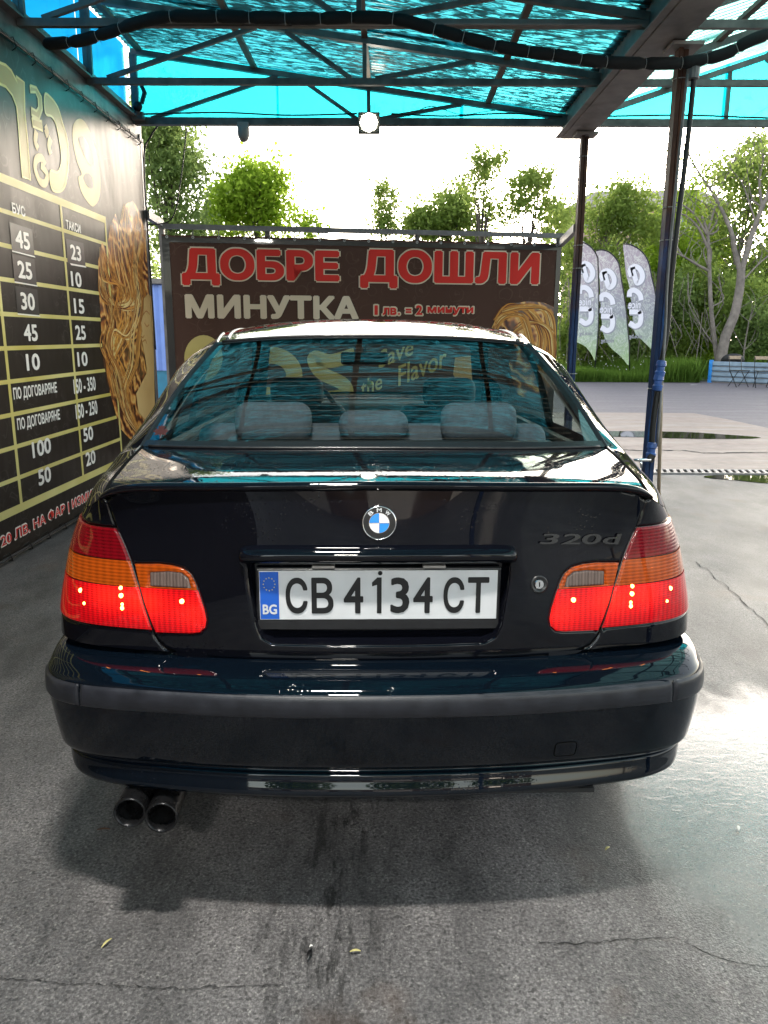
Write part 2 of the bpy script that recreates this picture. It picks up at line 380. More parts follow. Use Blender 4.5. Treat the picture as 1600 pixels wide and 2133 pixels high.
M['puddle'] = plain('still_puddle_water', (.03, .032, .02), .03, spec=.6)
M['crack'] = plain('crack_shadow', (.012, .012, .012), .9)
M['iron'] = plain('grate_iron', (.33, .30, .30), .5, .2, var=.3, vscale=20)

def leaf_mat(name, dark, light, trans):
    mt = bpy.data.materials.new(name); mt.use_nodes = True; t = mt.node_tree; t.nodes.clear()
    g = N(t, 'ShaderNodeNewGeometry'); n = noise(t, coords(t), .8, 3)
    f = mathn(t, 'MULTIPLY_ADD', n, .6, mathn(t, 'MULTIPLY', g.outputs['Random Per Island'], .5))
    c = ramp(t, f, [(.25, dark), (.8, light)])
    d = N(t, 'ShaderNodeBsdfDiffuse'); t.links.new(c, d.inputs[0])
    l = N(t, 'ShaderNodeBsdfTranslucent'); t.links.new(mixc(t, .75, c, trans), l.inputs[0])
    mx = N(t, 'ShaderNodeMixShader'); mx.inputs[0].default_value = .62
    t.links.new(d.outputs[0], mx.inputs[1]); t.links.new(l.outputs[0], mx.inputs[2])
    o = N(t, 'ShaderNodeOutputMaterial'); t.links.new(mx.outputs[0], o.inputs[0]); return mt
M['leaf'] = leaf_mat('spring_green_leaves', (.08, .125, .04), (.15, .205, .06), (.50, .62, .15))
M['leaf_deep'] = leaf_mat('deep_green_leaves', (.07, .11, .045), (.13, .18, .065), (.40, .52, .16))
M['leaf_yellow'] = leaf_mat('yellow_green_leaves', (.10, .16, .02), (.18, .25, .035), (.60, .80, .10))
M['grass'] = leaf_mat('meadow_grass_blades', (.045, .09, .02), (.10, .18, .035), (.28, .42, .07))
M['bark'] = plain('grey_bark', (.17, .145, .13), .85, var=.35, vscale=6, bmp=.4)
M['bark_dark'] = plain('brown_bark', (.07, .055, .045), .9, var=.3, vscale=8)
M['soil'] = plain('grassy_soil', (.035, .05, .018), .95, var=.4, vscale=2)
M['tyre'] = plain('old_tyre_rubber', (.018, .018, .02), .75)

def banner_mat(name, base, line, rough, scale=7.0, spec=.5, fold=.3, coat=0.0):
    """printed PVC: brown ground with faint embossed curls"""
    mt, t, b = new_mat(name); co = coords(t)
    vo = N(t, 'ShaderNodeTexVoronoi', feature='F1'); vo.inputs['Scale'].default_value = scale; vo.inputs['Randomness'].default_value = .45
    wob = noise(t, co, scale*1.2, 2)
    va = N(t, 'ShaderNodeVectorMath', operation='ADD'); t.links.new(co, va.inputs[0])
    cb = N(t, 'ShaderNodeCombineXYZ'); k = mathn(t, 'MULTIPLY', wob, .14)
    for q in range(3): t.links.new(k, cb.inputs[q])
    t.links.new(cb.outputs[0], va.inputs[1]); t.links.new(va.outputs[0], vo.inputs['Vector'])
    fr = mathn(t, 'FRACT', mathn(t, 'MULTIPLY', vo.outputs['Distance'], 3.4))
    ln = ramp(t, fr, [(.40, 0.0), (.47, 1.0), (.53, 1.0), (.60, 0.0)])
    ln = mathn(t, 'MULTIPLY', ln, ramp(t, noise(t, co, scale*.5, 2), [(.45, 0.0), (.6, .8)]))
    c = mixc(t, ln, base, line)
    c = mixc(t, ramp(t, noise(t, co, 1.3, 5), [(.4, 0.0), (.8, .3)]), c, tuple(k*1.5 for k in base))
    t.links.new(c, b.inputs['Base Color']); b.inputs['Roughness'].default_value = rough; b.inputs['Specular IOR Level'].default_value = spec
    b.inputs['Coat Weight'].default_value = coat; b.inputs['Coat Roughness'].default_value = rough*.8
    fo = noise(t, coords(t, (1, 1, .45)), 1.6, 3, .5); nb = bump(t, b, fo, fold, .08)
    return mt
M['wall_banner'] = banner_mat('dark_brown_wall_print', (.022, .017, .014), (.060, .052, .046), .38, 6.0, .14, .35, .0)
M['rear_banner'] = banner_mat('brown_curl_print', (.075, .036, .026), (.115, .066, .05), .5, 5.5, .15, .5, 0.0)
def gold(name, a, b_, rough=.4):
    mt, t, b = new_mat(name); co = coords(t)
    t.links.new(ramp(t, noise(t, co, 1.4, 2), [(.35, a), (.65, b_)]), b.inputs['Base Color']); b.inputs['Roughness'].default_value = rough
    b.inputs['Specular IOR Level'].default_value = .2
    return mt
M['gold'] = gold('gold_print', (.40, .30, .07), (.62, .50, .20))
M['gold_line'] = gold('gold_line_print', (.50, .42, .10), (.66, .60, .26))
M['gold_edge'] = gold('bright_gold_outline_print', (.72, .64, .20), (.80, .72, .30))
M['gold_dull'] = gold('dull_gold_print', (.22, .17, .05), (.34, .26, .10))
M['red_print'] = gold('red_print', (.62, .026, .020), (.70, .036, .026), .5)
M['cream_print'] = gold('cream_print', (.62, .50, .36), (.72, .60, .46), .42)
M['face_print'] = gold('warm_skin_print', (.45, .27, .10), (.62, .42, .18))
def hair_mat():
    mt, t, b = new_mat('golden_hair_print'); co = coords(t)
    wv = N(t, 'ShaderNodeTexWave', wave_type='BANDS', bands_direction='DIAGONAL'); wv.inputs['Scale'].default_value = 3.2
    wv.inputs['Distortion'].default_value = 16; wv.inputs['Detail'].default_value = 3; wv.inputs['Detail Scale'].default_value = .9; wv.inputs['Detail Roughness'].default_value = .55
    t.links.new(co, wv.inputs['Vector'])
    c = ramp(t, wv.outputs['Fac'], [(0, (.05, .012, .006)), (.35, (.16, .045, .014)), (.65, (.42, .13, .025)), (.88, (.62, .27, .05)), (1, (.72, .44, .14))])
    t.links.new(c, b.inputs['Base Color']); b.inputs['Roughness'].default_value = .4; b.inputs['Coat Weight'].default_value = .4; return mt
M['hair'] = hair_mat()
M['lock'] = [gold('lock_print_a', (.58, .22, .035), (.68, .33, .07)), gold('lock_print_b', (.30, .11, .03), (.45, .20, .05)), gold('lock_print_c', (.66, .46, .16), (.76, .60, .28)), gold('lock_print_d', (.12, .03, .012), (.22, .06, .02)), gold('lock_print_e', (.42, .17, .04), (.58, .30, .08))]

# ------------------------------------------------------------------ text helper
def text_mesh(body, bold=0.0, shear=0.0, spacing=1.0):
    cu = bpy.data.curves.new('txt', 'FONT'); cu.body = body; cu.size = 1; cu.offset = bold; cu.shear = shear; cu.space_character = spacing
    cu.resolution_u = 3; cu.fill_mode = 'FRONT'
    o = bpy.data.objects.new('txt', cu); COL.objects.link(o)
    dg = bpy.context.evaluated_depsgraph_get(); me = bpy.data.meshes.new_from_object(o.evaluated_get(dg))
    n = len(me.vertices); co = np.empty(n*3); me.vertices.foreach_get('co', co); co = co.reshape(-1, 3)
    fs = [tuple(p.vertices) for p in me.polygons]
    bpy.data.objects.remove(o); bpy.data.curves.remove(cu); bpy.data.meshes.remove(me)
    return co[:, :2].copy(), fs
_tc = {}
def text_on(name, body, frame, box, mat, parent, lift=.003, bold=.02, shear=0.0, grow=0.0, mirror=False, spacing=1.0, rot90=False):
    """letters as flat print: frame = (origin, ex, ey, en), box = (u0, v0, u1, v1) in metres; weight by stacking shifted copies"""
    key = (body, shear, spacing)
    if key not in _tc: _tc[key] = text_mesh(body, 0.0, shear, spacing)
    co0, fs0 = _tc[key]; dirs = [(0, 0)]
    if bold > .004:
        for rr in ((1.0,) if bold < .045 else (.5, 1.0)): dirs += [(rr*bold*math.cos(a), rr*bold*math.sin(a)) for a in [math.pi/8+k*math.pi/4 for k in range(8)]]
    co = np.concatenate([co0+np.array(d) for d in dirs]); lay = np.repeat(np.arange(len(dirs)), len(co0))
    fs = [tuple(i+k*len(co0) for i in f) for k in range(len(dirs)) for f in fs0]
    lo, hi = co.min(0), co.max(0); co = (co-lo)/(hi-lo)
    if mirror: co[:, 0] = 1-co[:, 0]
    u0, v0, u1, v1 = box; u0 -= grow; v0 -= grow; u1 += grow; v1 += grow
    o, ex, ey, en = [np.asarray(q, float) for q in frame]
    P = o + np.outer(u0+(u1-u0)*co[:, 0], ex) + np.outer(v0+(v1-v0)*co[:, 1], ey) + np.outer(lift+lay*.00006, en)
    me = bpy.data.meshes.new(name); me.from_pydata(P.tolist(), [], [f[::-1] for f in fs] if mirror else fs); me.update()
    return link_mesh(name, me, mat, parent)
def poly_on(name, pts, frame, mat, parent, lift=.002):
    o, ex, ey, en = [np.asarray(q, float) for q in frame]
    P = [o+ex*u+ey*v+en*lift for u, v in pts]
    tris = geometry.tessellate_polygon([[Vector((u, v, 0)) for u, v in pts]])
    fs = []
    for a, b_, c in tris:
        n = np.cross(P[b_]-P[a], P[c]-P[a]); fs.append((a, b_, c) if np.dot(n, en) > 0 else (a, c, b_))
    me = bpy.data.meshes.new(name); me.from_pydata([tuple(p) for p in P], [], fs); me.update()
    return link_mesh(name, me, mat, parent)
def smooth_path(pts, n=10, closed=False):
    pts = [np.asarray(p, float) for p in pts]; out = []; L = len(pts)
    rng = range(L if closed else L-1)
    for i in rng:
        g = lambda k: pts[k % L] if closed else pts[max(0, min(L-1, k))]
        p0, p1, p2, p3 = g(i-1), g(i), g(i+1), g(i+2)
        for k in range(n):
            s = k/n; out.append(.5*((2*p1)+(-p0+p2)*s+(2*p0-5*p1+4*p2-p3)*s*s+(-p0+3*p1-3*p2+p3)*s**3))
    if not closed: out.append(pts[-1])
    return out
def ribbon_on(mb, path, width, frame, lift):
    o, ex, ey, en = [np.asarray(q, float) for q in frame]
    V = []; n = len(path)
    for i, p in enumerate(path):
        d = np.asarray(path[min(i+1, n-1)])-np.asarray(path[max(i-1, 0)]); d = d/(np.linalg.norm(d)+1e-9)
        wd = width[i] if hasattr(width, '__len__') else width
        q = np.array([-d[1], d[0]])*wd/2
        for s in (1, -1): a = p+q*s; V.append(o+ex*a[0]+ey*a[1]+en*lift)
    mb.add(V, [(2*i, 2*i+1, 2*i+3, 2*i+2) for i in range(n-1)])

# ================================================================== GROUND
def sheet(name, pts, z, mat, kind='structure'):
    mb = MB(); mb.add([(x, y, z) for x, y in pts], [tuple(range(len(pts)))])
    o = mb.build(name, mat); o['kind'] = kind; return o
sheet('asphalt_ground', [(-150, -60), (150, -60), (150, 250), (-150, 250)], 0.0, M['ground'])
sheet('asphalt_road', [(-60, 7.86), (60, 7.86), (60, 24.2), (-60, 24.2)], .004, M['lot'])
sheet('concrete_pavement', [(-6, 7.86), (6.3, 7.86), (5.95, 9.8), (5.75, 11.6), (5.66, 13.0), (5.5, 14.0), (-6, 14.1)], .008, M['concrete'])
sheet('grass_terrain', [(-60, 23.6), (5.6, 23.7), (9.6, 24.0), (9.6, 24.6), (60, 24.6), (60, 250), (-60, 250)], .012, M['soil'])
def blob_sheet(name, cx, cy, rx, ry, z, mat, seed, rot=0.0):
    r = random.Random(seed); n = 26; ph = [r.uniform(0, 6.28) for _ in range(3)]; pts = []
    for k in range(n):
        a = 2*math.pi*k/n; q = 1+.12*math.sin(2*a+ph[0])+.10*math.sin(3*a+ph[1])+.06*math.sin(5*a+ph[2])
        x, y = rx*q*math.cos(a), ry*q*math.sin(a); pts.append((cx+x*math.cos(rot)-y*math.sin(rot), cy+x*math.sin(rot)+y*math.cos(rot)))
    return sheet(name, pts, z, mat)
blob_sheet('puddle', 3.75, 10.75, 1.15, .42, .013, M['puddle'], 3, -.12)
blob_sheet('puddle', 3.75, 7.38, .62, .26, .005, M['puddle'], 5, -.1)
def crack(px, wd, z=.0035, seed=1):
    r = random.Random(seed); P = [atZ(x, y)[:2] for x, y in px]; path = []
    for a, b in zip(P[:-1], P[1:]):
        k = 10
        for i in range(k):
            q = a+(b-a)*i/k; path.append(q+np.array([r.uniform(-1, 1), r.uniform(-1, 1)])*np.linalg.norm(b-a)*.03)
    path.append(P[-1]); mb = MB()
    ribbon_on(mb, path, [wd*r.uniform(.3, 1.2) for _ in path], ((0, 0, 0), (1, 0, 0), (0, 1, 0), (0, 0, 1)), z)
    o = mb.build('crack', M['crack']); o['kind'] = 'structure'; return o
crack([(1120, 1965), (1200, 1968), (1300, 1960), (1410, 1957), (1480, 1992), (1540, 2010), (1600, 2016)], .0035, seed=2)
crack([(0, 2040), (90, 2046), (130, 2052), (250, 2055), (350, 2062), (480, 2058), (590, 2052)], .0022, seed=3)
crack([(1450, 1170), (1520, 1230), (1600, 1305)], .007, seed=4)
crack([(1240, 936), (1330, 940), (1425, 940), (1470, 946), (1600, 944)], .05, z=.0125, seed=5)

# drain channel with slotted grate, across the bay mouth
drain = empty('drain_grate', 'slotted iron drain grate running across the wet ground beyond the canopy post', 'drain', (0, 7.74, 0))
mb = MB(); mb.box((1.9, 0, .003), (8.6, .20, .006)); mb.build('channel', M['gap'], drain)
mb = MB(); mb.box((1.9, -.105, .008), (8.6, .02, .016)); mb.box((1.9, .105, .008), (8.6, .02, .016)); mb.build('frame', M['iron'], drain)
bar = MB().box((0, 0, .008), (.034, .19, .014)).v, MB().box((0, 0, .008), (.034, .19, .014)).f
bm_ = bpy.data.meshes.new('grate_bar'); bm_.from_pydata([(x+y*.25, y, z) for x, y, z in bar[0]], [], bar[1]); bm_.materials.append(M['iron'])
for i in range(118):
    o = link_mesh('grate_bar', bm_, None, drain); o.location = (-2.2+i*.07, 0, 0)

# ================================================================== CANOPY
XL, XV, ZC = -2.27, 1.66, 3.18          # wall side, valley beam, height of the bottom chords
YEND = 7.42
def roofz(x):
    return 3.77+(x-XL)/(XV-XL)*(3.235-3.77) if x <= XV else 3.235+(x-XV)*.32
canopy = empty('wash_bay_canopy', 'open steel truss canopy roofed with dirty turquoise sheets above the black car', 'canopy')
# posts
def post(x, y, ztop):
    mb = MB(); mb.box((x-.022, y, ztop/2), (.026, .08, ztop)); mb.box((x+.020, y+.016, ztop/2), (.030, .05, ztop)); mb.box((x, y+.036, ztop/2), (.072, .012, ztop))
    p = mb.build('post', M['post'], canopy, bevel=.003)
    MB().box((x, y, ztop-.02), (.19, .19, .02)).build('head_plate', M['beam_steel'], p); MB().box((x, y, .008), (.20, .20, .016)).build('foot_plate', M['beam_steel'], p)
    for z in (1.95, 2.15, 2.9, 1.0):
        if z < ztop:
            r = MB(); r.tube([(x+.048*math.cos(a), y+.048*math.sin(a), z) for a in [k*math.pi/6 for k in range(13)]], .003, 5); r.build('wire_tie', M['wire'], p)
    return p
post(1.72, 7.40, 3.10); post(1.80, 5.28, 3.10); post(1.80, 0.9, 3.10); post(1.80, -3.6, 3.10)
# far post on the left corner
mb = MB(); mb.box((XL-.02, 7.52, 1.55), (.05, .05, 3.1)); mb.build('post', M['flat_grey'], canopy)
# valley beam: channel with flanges and stiffeners
mb = MB(); x0, y0, y1 = XV, -5.2, 7.62
mb.box((x0-.10, (y0+y1)/2, 3.20), (.014, y1-y0, .20)); mb.box((x0+.12, (y0+y1)/2, 3.20), (.014, y1-y0, .20))
mb.box((x0+.01, (y0+y1)/2, 3.105), (.23, y1-y0, .014)); mb.box((x0-.115, (y0+y1)/2, 3.305), (.07, y1-y0, .012)); mb.box((x0-.135, (y0+y1)/2, 3.11), (.05, y1-y0, .012))
mb.build('gutter_beam', M['beam_steel'], canopy)
# side beam on top of the wall
mb = MB(); mb.box((XL-.04, 1.2, 3.235), (.09, 12.8, .07)); mb.box((XL+.02, 1.2, 3.205), (.05, 12.8, .012)); mb.build('side_beam', M['beam_steel'], canopy)
mb = MB(); mb.box((XL-.02, 1.2, 3.135), (.02, 12.8, .125)); mb.build('fascia_board', plain('grimy_white_fascia', (.15, .14, .13), .5, var=.75, vscale=5), canopy)
# trusses
ys = [7.40-1.1*k for k in range(12)]
for i, y in enumerate(ys):
    th = .055 if i == 0 else .04
    mb = MB(); s = .020
    xr = 4.9
    mb.beam((XL, y, ZC), (XV-.11, y, ZC), th, th+.005)
    mb.beam((XV+.13, y, ZC), (xr, y, ZC), th, th+.005)
    mb.beam((XL, y, roofz(XL)-.03), (XV-.11, y, roofz(XV-.11)-.03), .045, .045)
    mb.beam((XV+.14, y, roofz(XV+.14)-.03), (xr, y, roofz(xr)-.03), .045, .045)
    tr = mb.build('truss', M['grey_steel'], canopy)
    def strut(a, b):
        q = MB(); q.beam((a[0], y+.003, a[1]), (b[0], y+.003, b[1]), .03, .03); q.build('strut', M['grey_steel'], tr)
    zr = lambda x: roofz(x)-.05
    strut((XL+.15, ZC+.025), (-1.0, zr(-1.0))); strut((-.78, zr(-.78)), (-.30, ZC+.025)); strut((-.12, ZC+.025), (.62, zr(.62)))
    strut((-.2, ZC+.02), (-.2, zr(-.2))); strut((XL+.03, ZC+.02), (XL+.03, zr(XL)))
    strut((2.95, ZC+.02), (2.95, zr(2.95))); strut((3.25, zr(3.25)), (4.0, ZC+.02)); strut((4.0, ZC+.02), (4.7, zr(4.7))); strut((4.88, ZC+.02), (4.88, zr(4.88)))
    if i == 2:   # pale flat bar along this chord
        q = MB(); q.box((-.2, y-.03, ZC+.002), (2.9, .008, .03)); q.box((.45, y-.045, ZC-.02), (2.1, .03, .008)); q.build('flat_bar', M['beam_steel'], tr)
for x in (-2.2, -1.2, -.2, .85, 2.4, 3.3, 4.3):
    mb = MB(); mb.box((x, 1.2, roofz(x)-.005), (.045, 12.7, .03)); mb.build('purlin', plain('rusty_purlin', (.13, .085, .06), .7, var=.5, vscale=6) if 'purl' not in M else M['purl'], canopy)
    M['purl'] = bpy.data.materials['rusty_purlin']
# corrugated roof sheets, each its own sheet between two trusses
def roof_sheet(xa, xb, ya, yb, mat, seed):
    r = random.Random(seed); nx = 14; ny = int((yb-ya)/.076*5); V = []
    tilt = r.uniform(-.006, .012)
    for j in range(ny+1):
        y = ya+(yb-ya)*j/ny
        for i in range(nx+1):
            x = xa+(xb-xa)*i/nx
            V.append((x, y, roofz(x)+.032+.009*math.sin(2*math.pi*y/.076)+tilt*(j/ny)+.006*math.sin(i*.9+seed)))
    Fc = [(j*(nx+1)+i, j*(nx+1)+i+1, (j+1)*(nx+1)+i+1, (j+1)*(nx+1)+i) for j in range(ny) for i in range(nx)]
    return MB().add(V, Fc).build('roof_sheet', mat, canopy, smooth=True)
for i, y in enumerate(ys[:-1]):
    roof_sheet(XL-.06, XV-.06+.04*((i*7) % 3), y-1.1-.05, y+(.10 if i == 0 else .03), M['roof_sheet'], i)
    roof_sheet(XV+.10, 5.1, y-1.1-.05, y+(.10 if i == 0 else .03), M['roof_clean'], 20+i)
# gable sheets on the far end
def gable(xa, xb, n=8):
    y = 7.455+.004*(int(round(xa*7)) % 3); V = []; r = random.Random(int(xa*100)); lo = ZC-.01
    for i in range(n+1):
        x = xa+(xb-xa)*i/n; top = roofz(x)+.03
        for k in range(5):
            V.append((x, y+.006*math.sin(i*1.7+k), lo+(max(top, lo+.003)-lo)*k/4))
    Fc = [(i*5+k, (i+1)*5+k, (i+1)*5+k+1, i*5+k+1) for i in range(n) for k in range(4)]
    MB().add(V, Fc).build('gable_sheet', M['gable'], canopy, smooth=True)
for a, b in ((XL-.03, -1.0), (-1.02, -.19), (-.22, .64), (.61, 1.55), (1.82, 2.96), (2.93, 4.02), (3.99, 4.9)): gable(a, b)
for i, y in enumerate(ys[:-1]):
    mb = MB(); V = []; Fc = []
    for k in range(9):
        yy = y-1.10+(1.10+(.05 if i == 0 else .01))*k/8
        for q in range(3): V.append((XL-.055+.008*math.sin(k*2.1+i), yy, 3.22+(roofz(XL)+.01-3.22)*q/2))
    Fc = [(k*3+q, (k+1)*3+q, (k+1)*3+q+1, k*3+q+1) for k in range(8) for q in range(2)]
    MB().add(V, Fc).build('side_sheet', M['side_blue'], canopy, smooth=True)
    MB().box((XL, y, 3.48), (.035, .035, .5)).build('side_strut', M['grey_steel'], canopy)
# cables draped along the far chord
cab = MB()
for (pts, r_) in (([(-2.2, 3.23), (-1.5, 3.245), (-.9, 3.225), (-.3, 3.24)], .007), ([(.0, 3.24), (.5, 3.222), (1.0, 3.245), (1.5, 3.22)], .007), ([(.15, 3.22), (.35, 3.30), (.62, 3.235), (.95, 3.27), (1.4, 3.225)], .004), ([(1.9, 3.225), (2.6, 3.235), (3.4, 3.215), (4.6, 3.225)], .008)):
    cab.tube([(p[0], 7.36, p[1]) for p in smooth_path(pts, 8)], r_, 6)
tag(cab.build('cable', M['cable'], None, smooth=True), 'thin black cables draped along the far edge chord of the canopy', 'cable')
cab = MB(); cab.tube([tuple(p) for p in smooth_path([(-2.10, 7.50, 3.17), (-2.17, 7.50, 3.08), (-2.24, 7.50, 2.9), (-2.245, 7.5, 2.2), (-2.24, 7.5, 1.2)], 8)], .008, 6)
cab.tube([tuple(p) for p in smooth_path([(-1.84, 7.50, 3.15), (-1.92, 7.50, 2.7), (-2.02, 7.50, 2.38), (-2.24, 7.50, 2.33)], 8)], .006, 6)
tag(cab.build('cable', M['cable'], None, smooth=True), 'black cable hanging in a loop beside the far end of the price wall', 'cable')

# foam-sleeved hose hung across the bay
hp = [(95, 92, 5.35), (165, 85, 5.25), (230, 66, 5.2), (330, 37, 5.12), (430, 34, 5.12), (520, 36, 5.12), (640, 39, 5.12), (745, 36, 5.12), (830, 41, 5.12), (930, 68, 5.1), (1020, 92, 5.1), (1100, 108, 5.1), (1160, 115, 5.1), (1240, 128, 5.12), (1330, 132, 5.15), (1430, 130, 5.18), (1510, 112, 5.15), (1580, 78, 5.1), (1700, 50, 5.1), (1900, 90, 5.1)]
path = smooth_path([atY(a, b, c) for a, b, c in hp], 8)
hose = empty('overhead_hose', 'black foam-sleeved water hose slung across the bay under the trusses', 'hose')
ho = tag(MB().tube(path, .024, 8).build('inner_hose', M['cable'], hose, smooth=True))
i = 0; r = random.Random(4)
while i < len(path)-3:
    n = r.choice((5, 6, 7, 8)); seg = path[i:i+n+1]
    if 96 <= i <= 98: i += 2; continue
    k = len(seg); rr = [(.035 if 0 < q < k-1 else .026) for q in range(k)]
    MB().tube(seg, rr, 10).build('foam_sleeve', M['foam'], hose, smooth=True)
    a = Vector(seg[-1]); d = (Vector(path[min(i+n+1, len(path)-1)])-a).normalized()
    MB().lathe([(.034, -.002), (.036, 0), (.034, .002)], a, d, 12).build('tie', M['wire'], hose)
    i += n
# hose down the post with fittings and spray gun
drop = empty('spray_hose', 'black pressure hose with blue fittings and metal spray gun strapped down the front post', 'hose')
P = [atY(x, y, 5.20) for x, y in ((1447, 150), (1432, 300), (1410, 480), (1397, 600), (1390, 690), (1376, 760))]
MB().tube([tuple(p) for p in smooth_path(P, 8)], .017, 8).build('upper_hose', M['cable'], drop, smooth=True)
P2 = [atY(x, y, 5.19) for x, y in ((1376, 775), (1371, 810), (1362, 870), (1357, 930), (1356, 945))]
MB().tube([tuple(p) for p in smooth_path(P2, 6)], .020, 8).build('lower_hose', M['cable'], drop, smooth=True)
P3 = [atY(x, y, 5.17) for x, y in ((1432, 155), (1414, 330), (1392, 560), (1385, 700), (1369, 930))]
MB().tube([tuple(p) for p in smooth_path(P3, 6)], .009, 6).build('thin_pipe', M['flat_grey'], drop, smooth=True)
for (x, y) in ((1376, 768), (1371, 797), (1357, 938)):
    c = atY(x, y, 5.18); MB().lathe([(.018, -.055), (.030, -.05), (.034, -.02), (.026, -.012), (.026, .012), (.034, .02), (.030, .05), (.018, .055)], c, (.05, 0, 1), 14).build('pipe_fitting', M['blue_plastic'], drop)
c = atY(1444, 148, 5.2); MB().lathe([(.02, -.05), (.04, -.045), (.04, .02), (.03, .05)], c, (0, 0, 1), 12).build('pipe_fitting', M['flat_grey'], drop)
g0, g1 = atY(1355, 958, 5.14), atY(1321, 958, 5.12); gp = MB()
gp.tube([tuple(g0), tuple(lerp(g0, g1, .5)), tuple(g1)], [.012, .014, .008], 8); gm = lerp(g0, g1, .6)
gp.tube([tuple(gm), tuple(gm+np.array([.01, 0, -.055]))], [.010, .007], 8)
gp.build('spray_gun', M['chrome'], drop, smooth=True)
c = atY(1352, 962, 5.16); MB().tube([tuple(c), tuple(c+np.array([.02, 0, .05]))], .026, 8).build('elbow', M['cable'], drop)

# lamps and cameras on the far chord
lamp = empty('flood_light', 'lit square floodlight glowing at the middle of the far chord', 'lamp', (-.195, 7.33, 3.155))
MB().box((0, 0, 0), (.19, .05, .17)).build('housing', plain('lamp_housing', (.10, .10, .085), .6), lamp, bevel=.006)
MB().lathe([(0, .030), (.072, .030), (.078, .024)], (0, 0, 0), (0, -1, 0), 8).build('lamp_face', M['lamp_lit'], lamp)
MB().box((0, .01, .115), (.03, .03, .07)).build('bracket', M['grey_steel'], lamp)
# working light mirrored in the paint, plus one added behind the viewer as fill
def work_light(x, y, z, label):
    e = empty('ceiling_light', label, 'lamp', (x, y, z), 0, 'work lights under the canopy above the rear of the car')
    MB().box((0, 0, .03), (.34, .12, .03)).build('housing', M['flat_grey'], e)
    for dy in (-.03, .03): MB().tube([(-.15, dy, 0), (.15, dy, 0)], .012, 8).build('tube', plain('lit_tube', (1, 1, 1), .4, emit=(1, .97, .88), es=34), e)
    l = bpy.data.lights.new('tube_glow', 'AREA'); l.energy = 12; l.shape = 'RECTANGLE'; l.size = .32; l.size_y = .12; l.color = (1, .96, .88)
    q = bpy.data.objects.new('tube_glow', l); COL.objects.link(q); q.parent = e; q.location = (0, 0, -.02)
work_light(-.25, .82, 3.10, 'twin tube ceiling light under the truss above the rear bumper')
work_light(-.25, -2.5, 3.10, 'twin tube ceiling light under the truss behind the viewer')  # extra fixture out of view, added to brighten the foreground
camd = empty('dome_camera', 'small grey dome camera hanging from the far chord left of the lamp', 'camera', tuple(atY(507, 262, 7.38)))
MB().box((0, 0, .0), (.10, .07, .05)).build('mount', M['cam_grey'], camd, bevel=.005)
MB().lathe([(.052, -.02), (.055, -.05), (.050, -.09), (.03, -.125), (.0, -.137)], (0, 0, 0), (0, 0, 1), 18).build('dome', M['cam_grey'], camd, smooth=True)
c2 = empty('bullet_camera', 'small black camera with cables at the left corner under the canopy', 'camera', tuple(atY(287, 222, 7.3)))
MB().lathe([(0, -.06), (.035, -.055), (.04, 0), (.038, .05), (0, .055)], (0, 0, 0), (.3, -1, -.2), 14).build('housing', M['cable'], c2, smooth=True)
MB().box((-.01, .03, -.07), (.10, .06, .06)).tube([(0, 0, -.03), (0, .03, -.08)], .02, 8).build('bracket', M['grey_steel'], c2)
MB().tube([(.03, .02, .03), (.06, .03, .12), (.02, .04, .20)], .02, 6).build('cable', M['cable'], c2)

# ================================================================== PRICE WALL (left)
XW = -2.268
wall = empty('price_wall', 'tall dark printed price wall with gold table and white prices left of the car', 'wall')
MB().box((XW-.055, 1.2, 1.54), (.08, 12.7, 3.06)).build('backing', M['grey_steel'], wall)
MB().add([(XW, -5.1, .03), (XW, 7.54, .03), (XW, 7.54, 3.045), (XW, -5.1, 3.045)], [(0, 1, 2, 3)]).build('banner', M['wall_banner'], wall)
MB().box((XW-.02, 7.565, 1.55), (.05, .03, 3.05)).build('edge_profile', plain('mauve_grey_edge', (.16, .12, .125), .45), wall)
WF = ((XW, 0, 0), (0, 1, 0), (0, 0, 1), (1, 0, 0))
def wpx(x, y): p = atX(x, y, XW); return (float(p[1]), float(p[2]))
# rods, lacing and eyelets on top and bottom edge
MB().tube([(XW+.02, -1.9, 3.03), (XW+.02, 7.5, 3.03)], .008, 6).build('top_rod', M['cable'], wall)
MB().tube([(XW+.02, -1.9, .045), (XW+.02, 7.5, .045)], .008, 6).build('bottom_rod', M['cable'], wall)
lc = MB().tube([(0, 0, 0), (.03, .02, .02), (.035, .04, -.03), (0, .06, -.04)], .004, 5)
lme = bpy.data.meshes.new('lace'); lme.from_pydata(lc.v, [], lc.f); lme.materials.append(M['cable'])
for k in range(17):
    o = link_mesh('lace', lme, None, wall); o.location = (XW, 3.2+k*.26, 3.03)
    o = link_mesh('lace', lme, None, wall); o.location = (XW, 3.3+k*.26, .055)
# gold table: rows and columns
zrow = [2.225, 2.04, 1.845, 1.65, 1.452, 1.255, 1.06, .865, .67, .48, .295]
ylines = [6.45, 5.60, 4.62, 3.7, 2.8]
gl = MB()
def hline(z, t_): ribbon_on(gl, [(1.2, z), (6.47, z)], t_, WF, .0015)
def vline(y, za, zb, t_): ribbon_on(gl, [(y, za), (y, zb)], t_, WF, .0022)
for k, z in enumerate(zrow): hline(z, .05 if k in (0, 10) else .026)
for y in ylines: vline(y, zrow[-1], zrow[0], .034)
gl.build('gold_grid', M['gold_line'], wall)
def wtext(body, cx, cy, hh, wd=None, name='price_text', mat='white', bold=.028, sp=1.0):
    y, z = wpx(cx, cy); n = len(body)
    wd = wd or hh*.58*n
    text_on(name, body, WF, (y-wd/2, z-hh/2, y+wd/2, z+hh/2), M[mat], wall, .0035, bold, spacing=sp)
wtext('БУС', 38, 437, .062, .17); wtext('ТАКСИ', 152, 472, .062, .26)
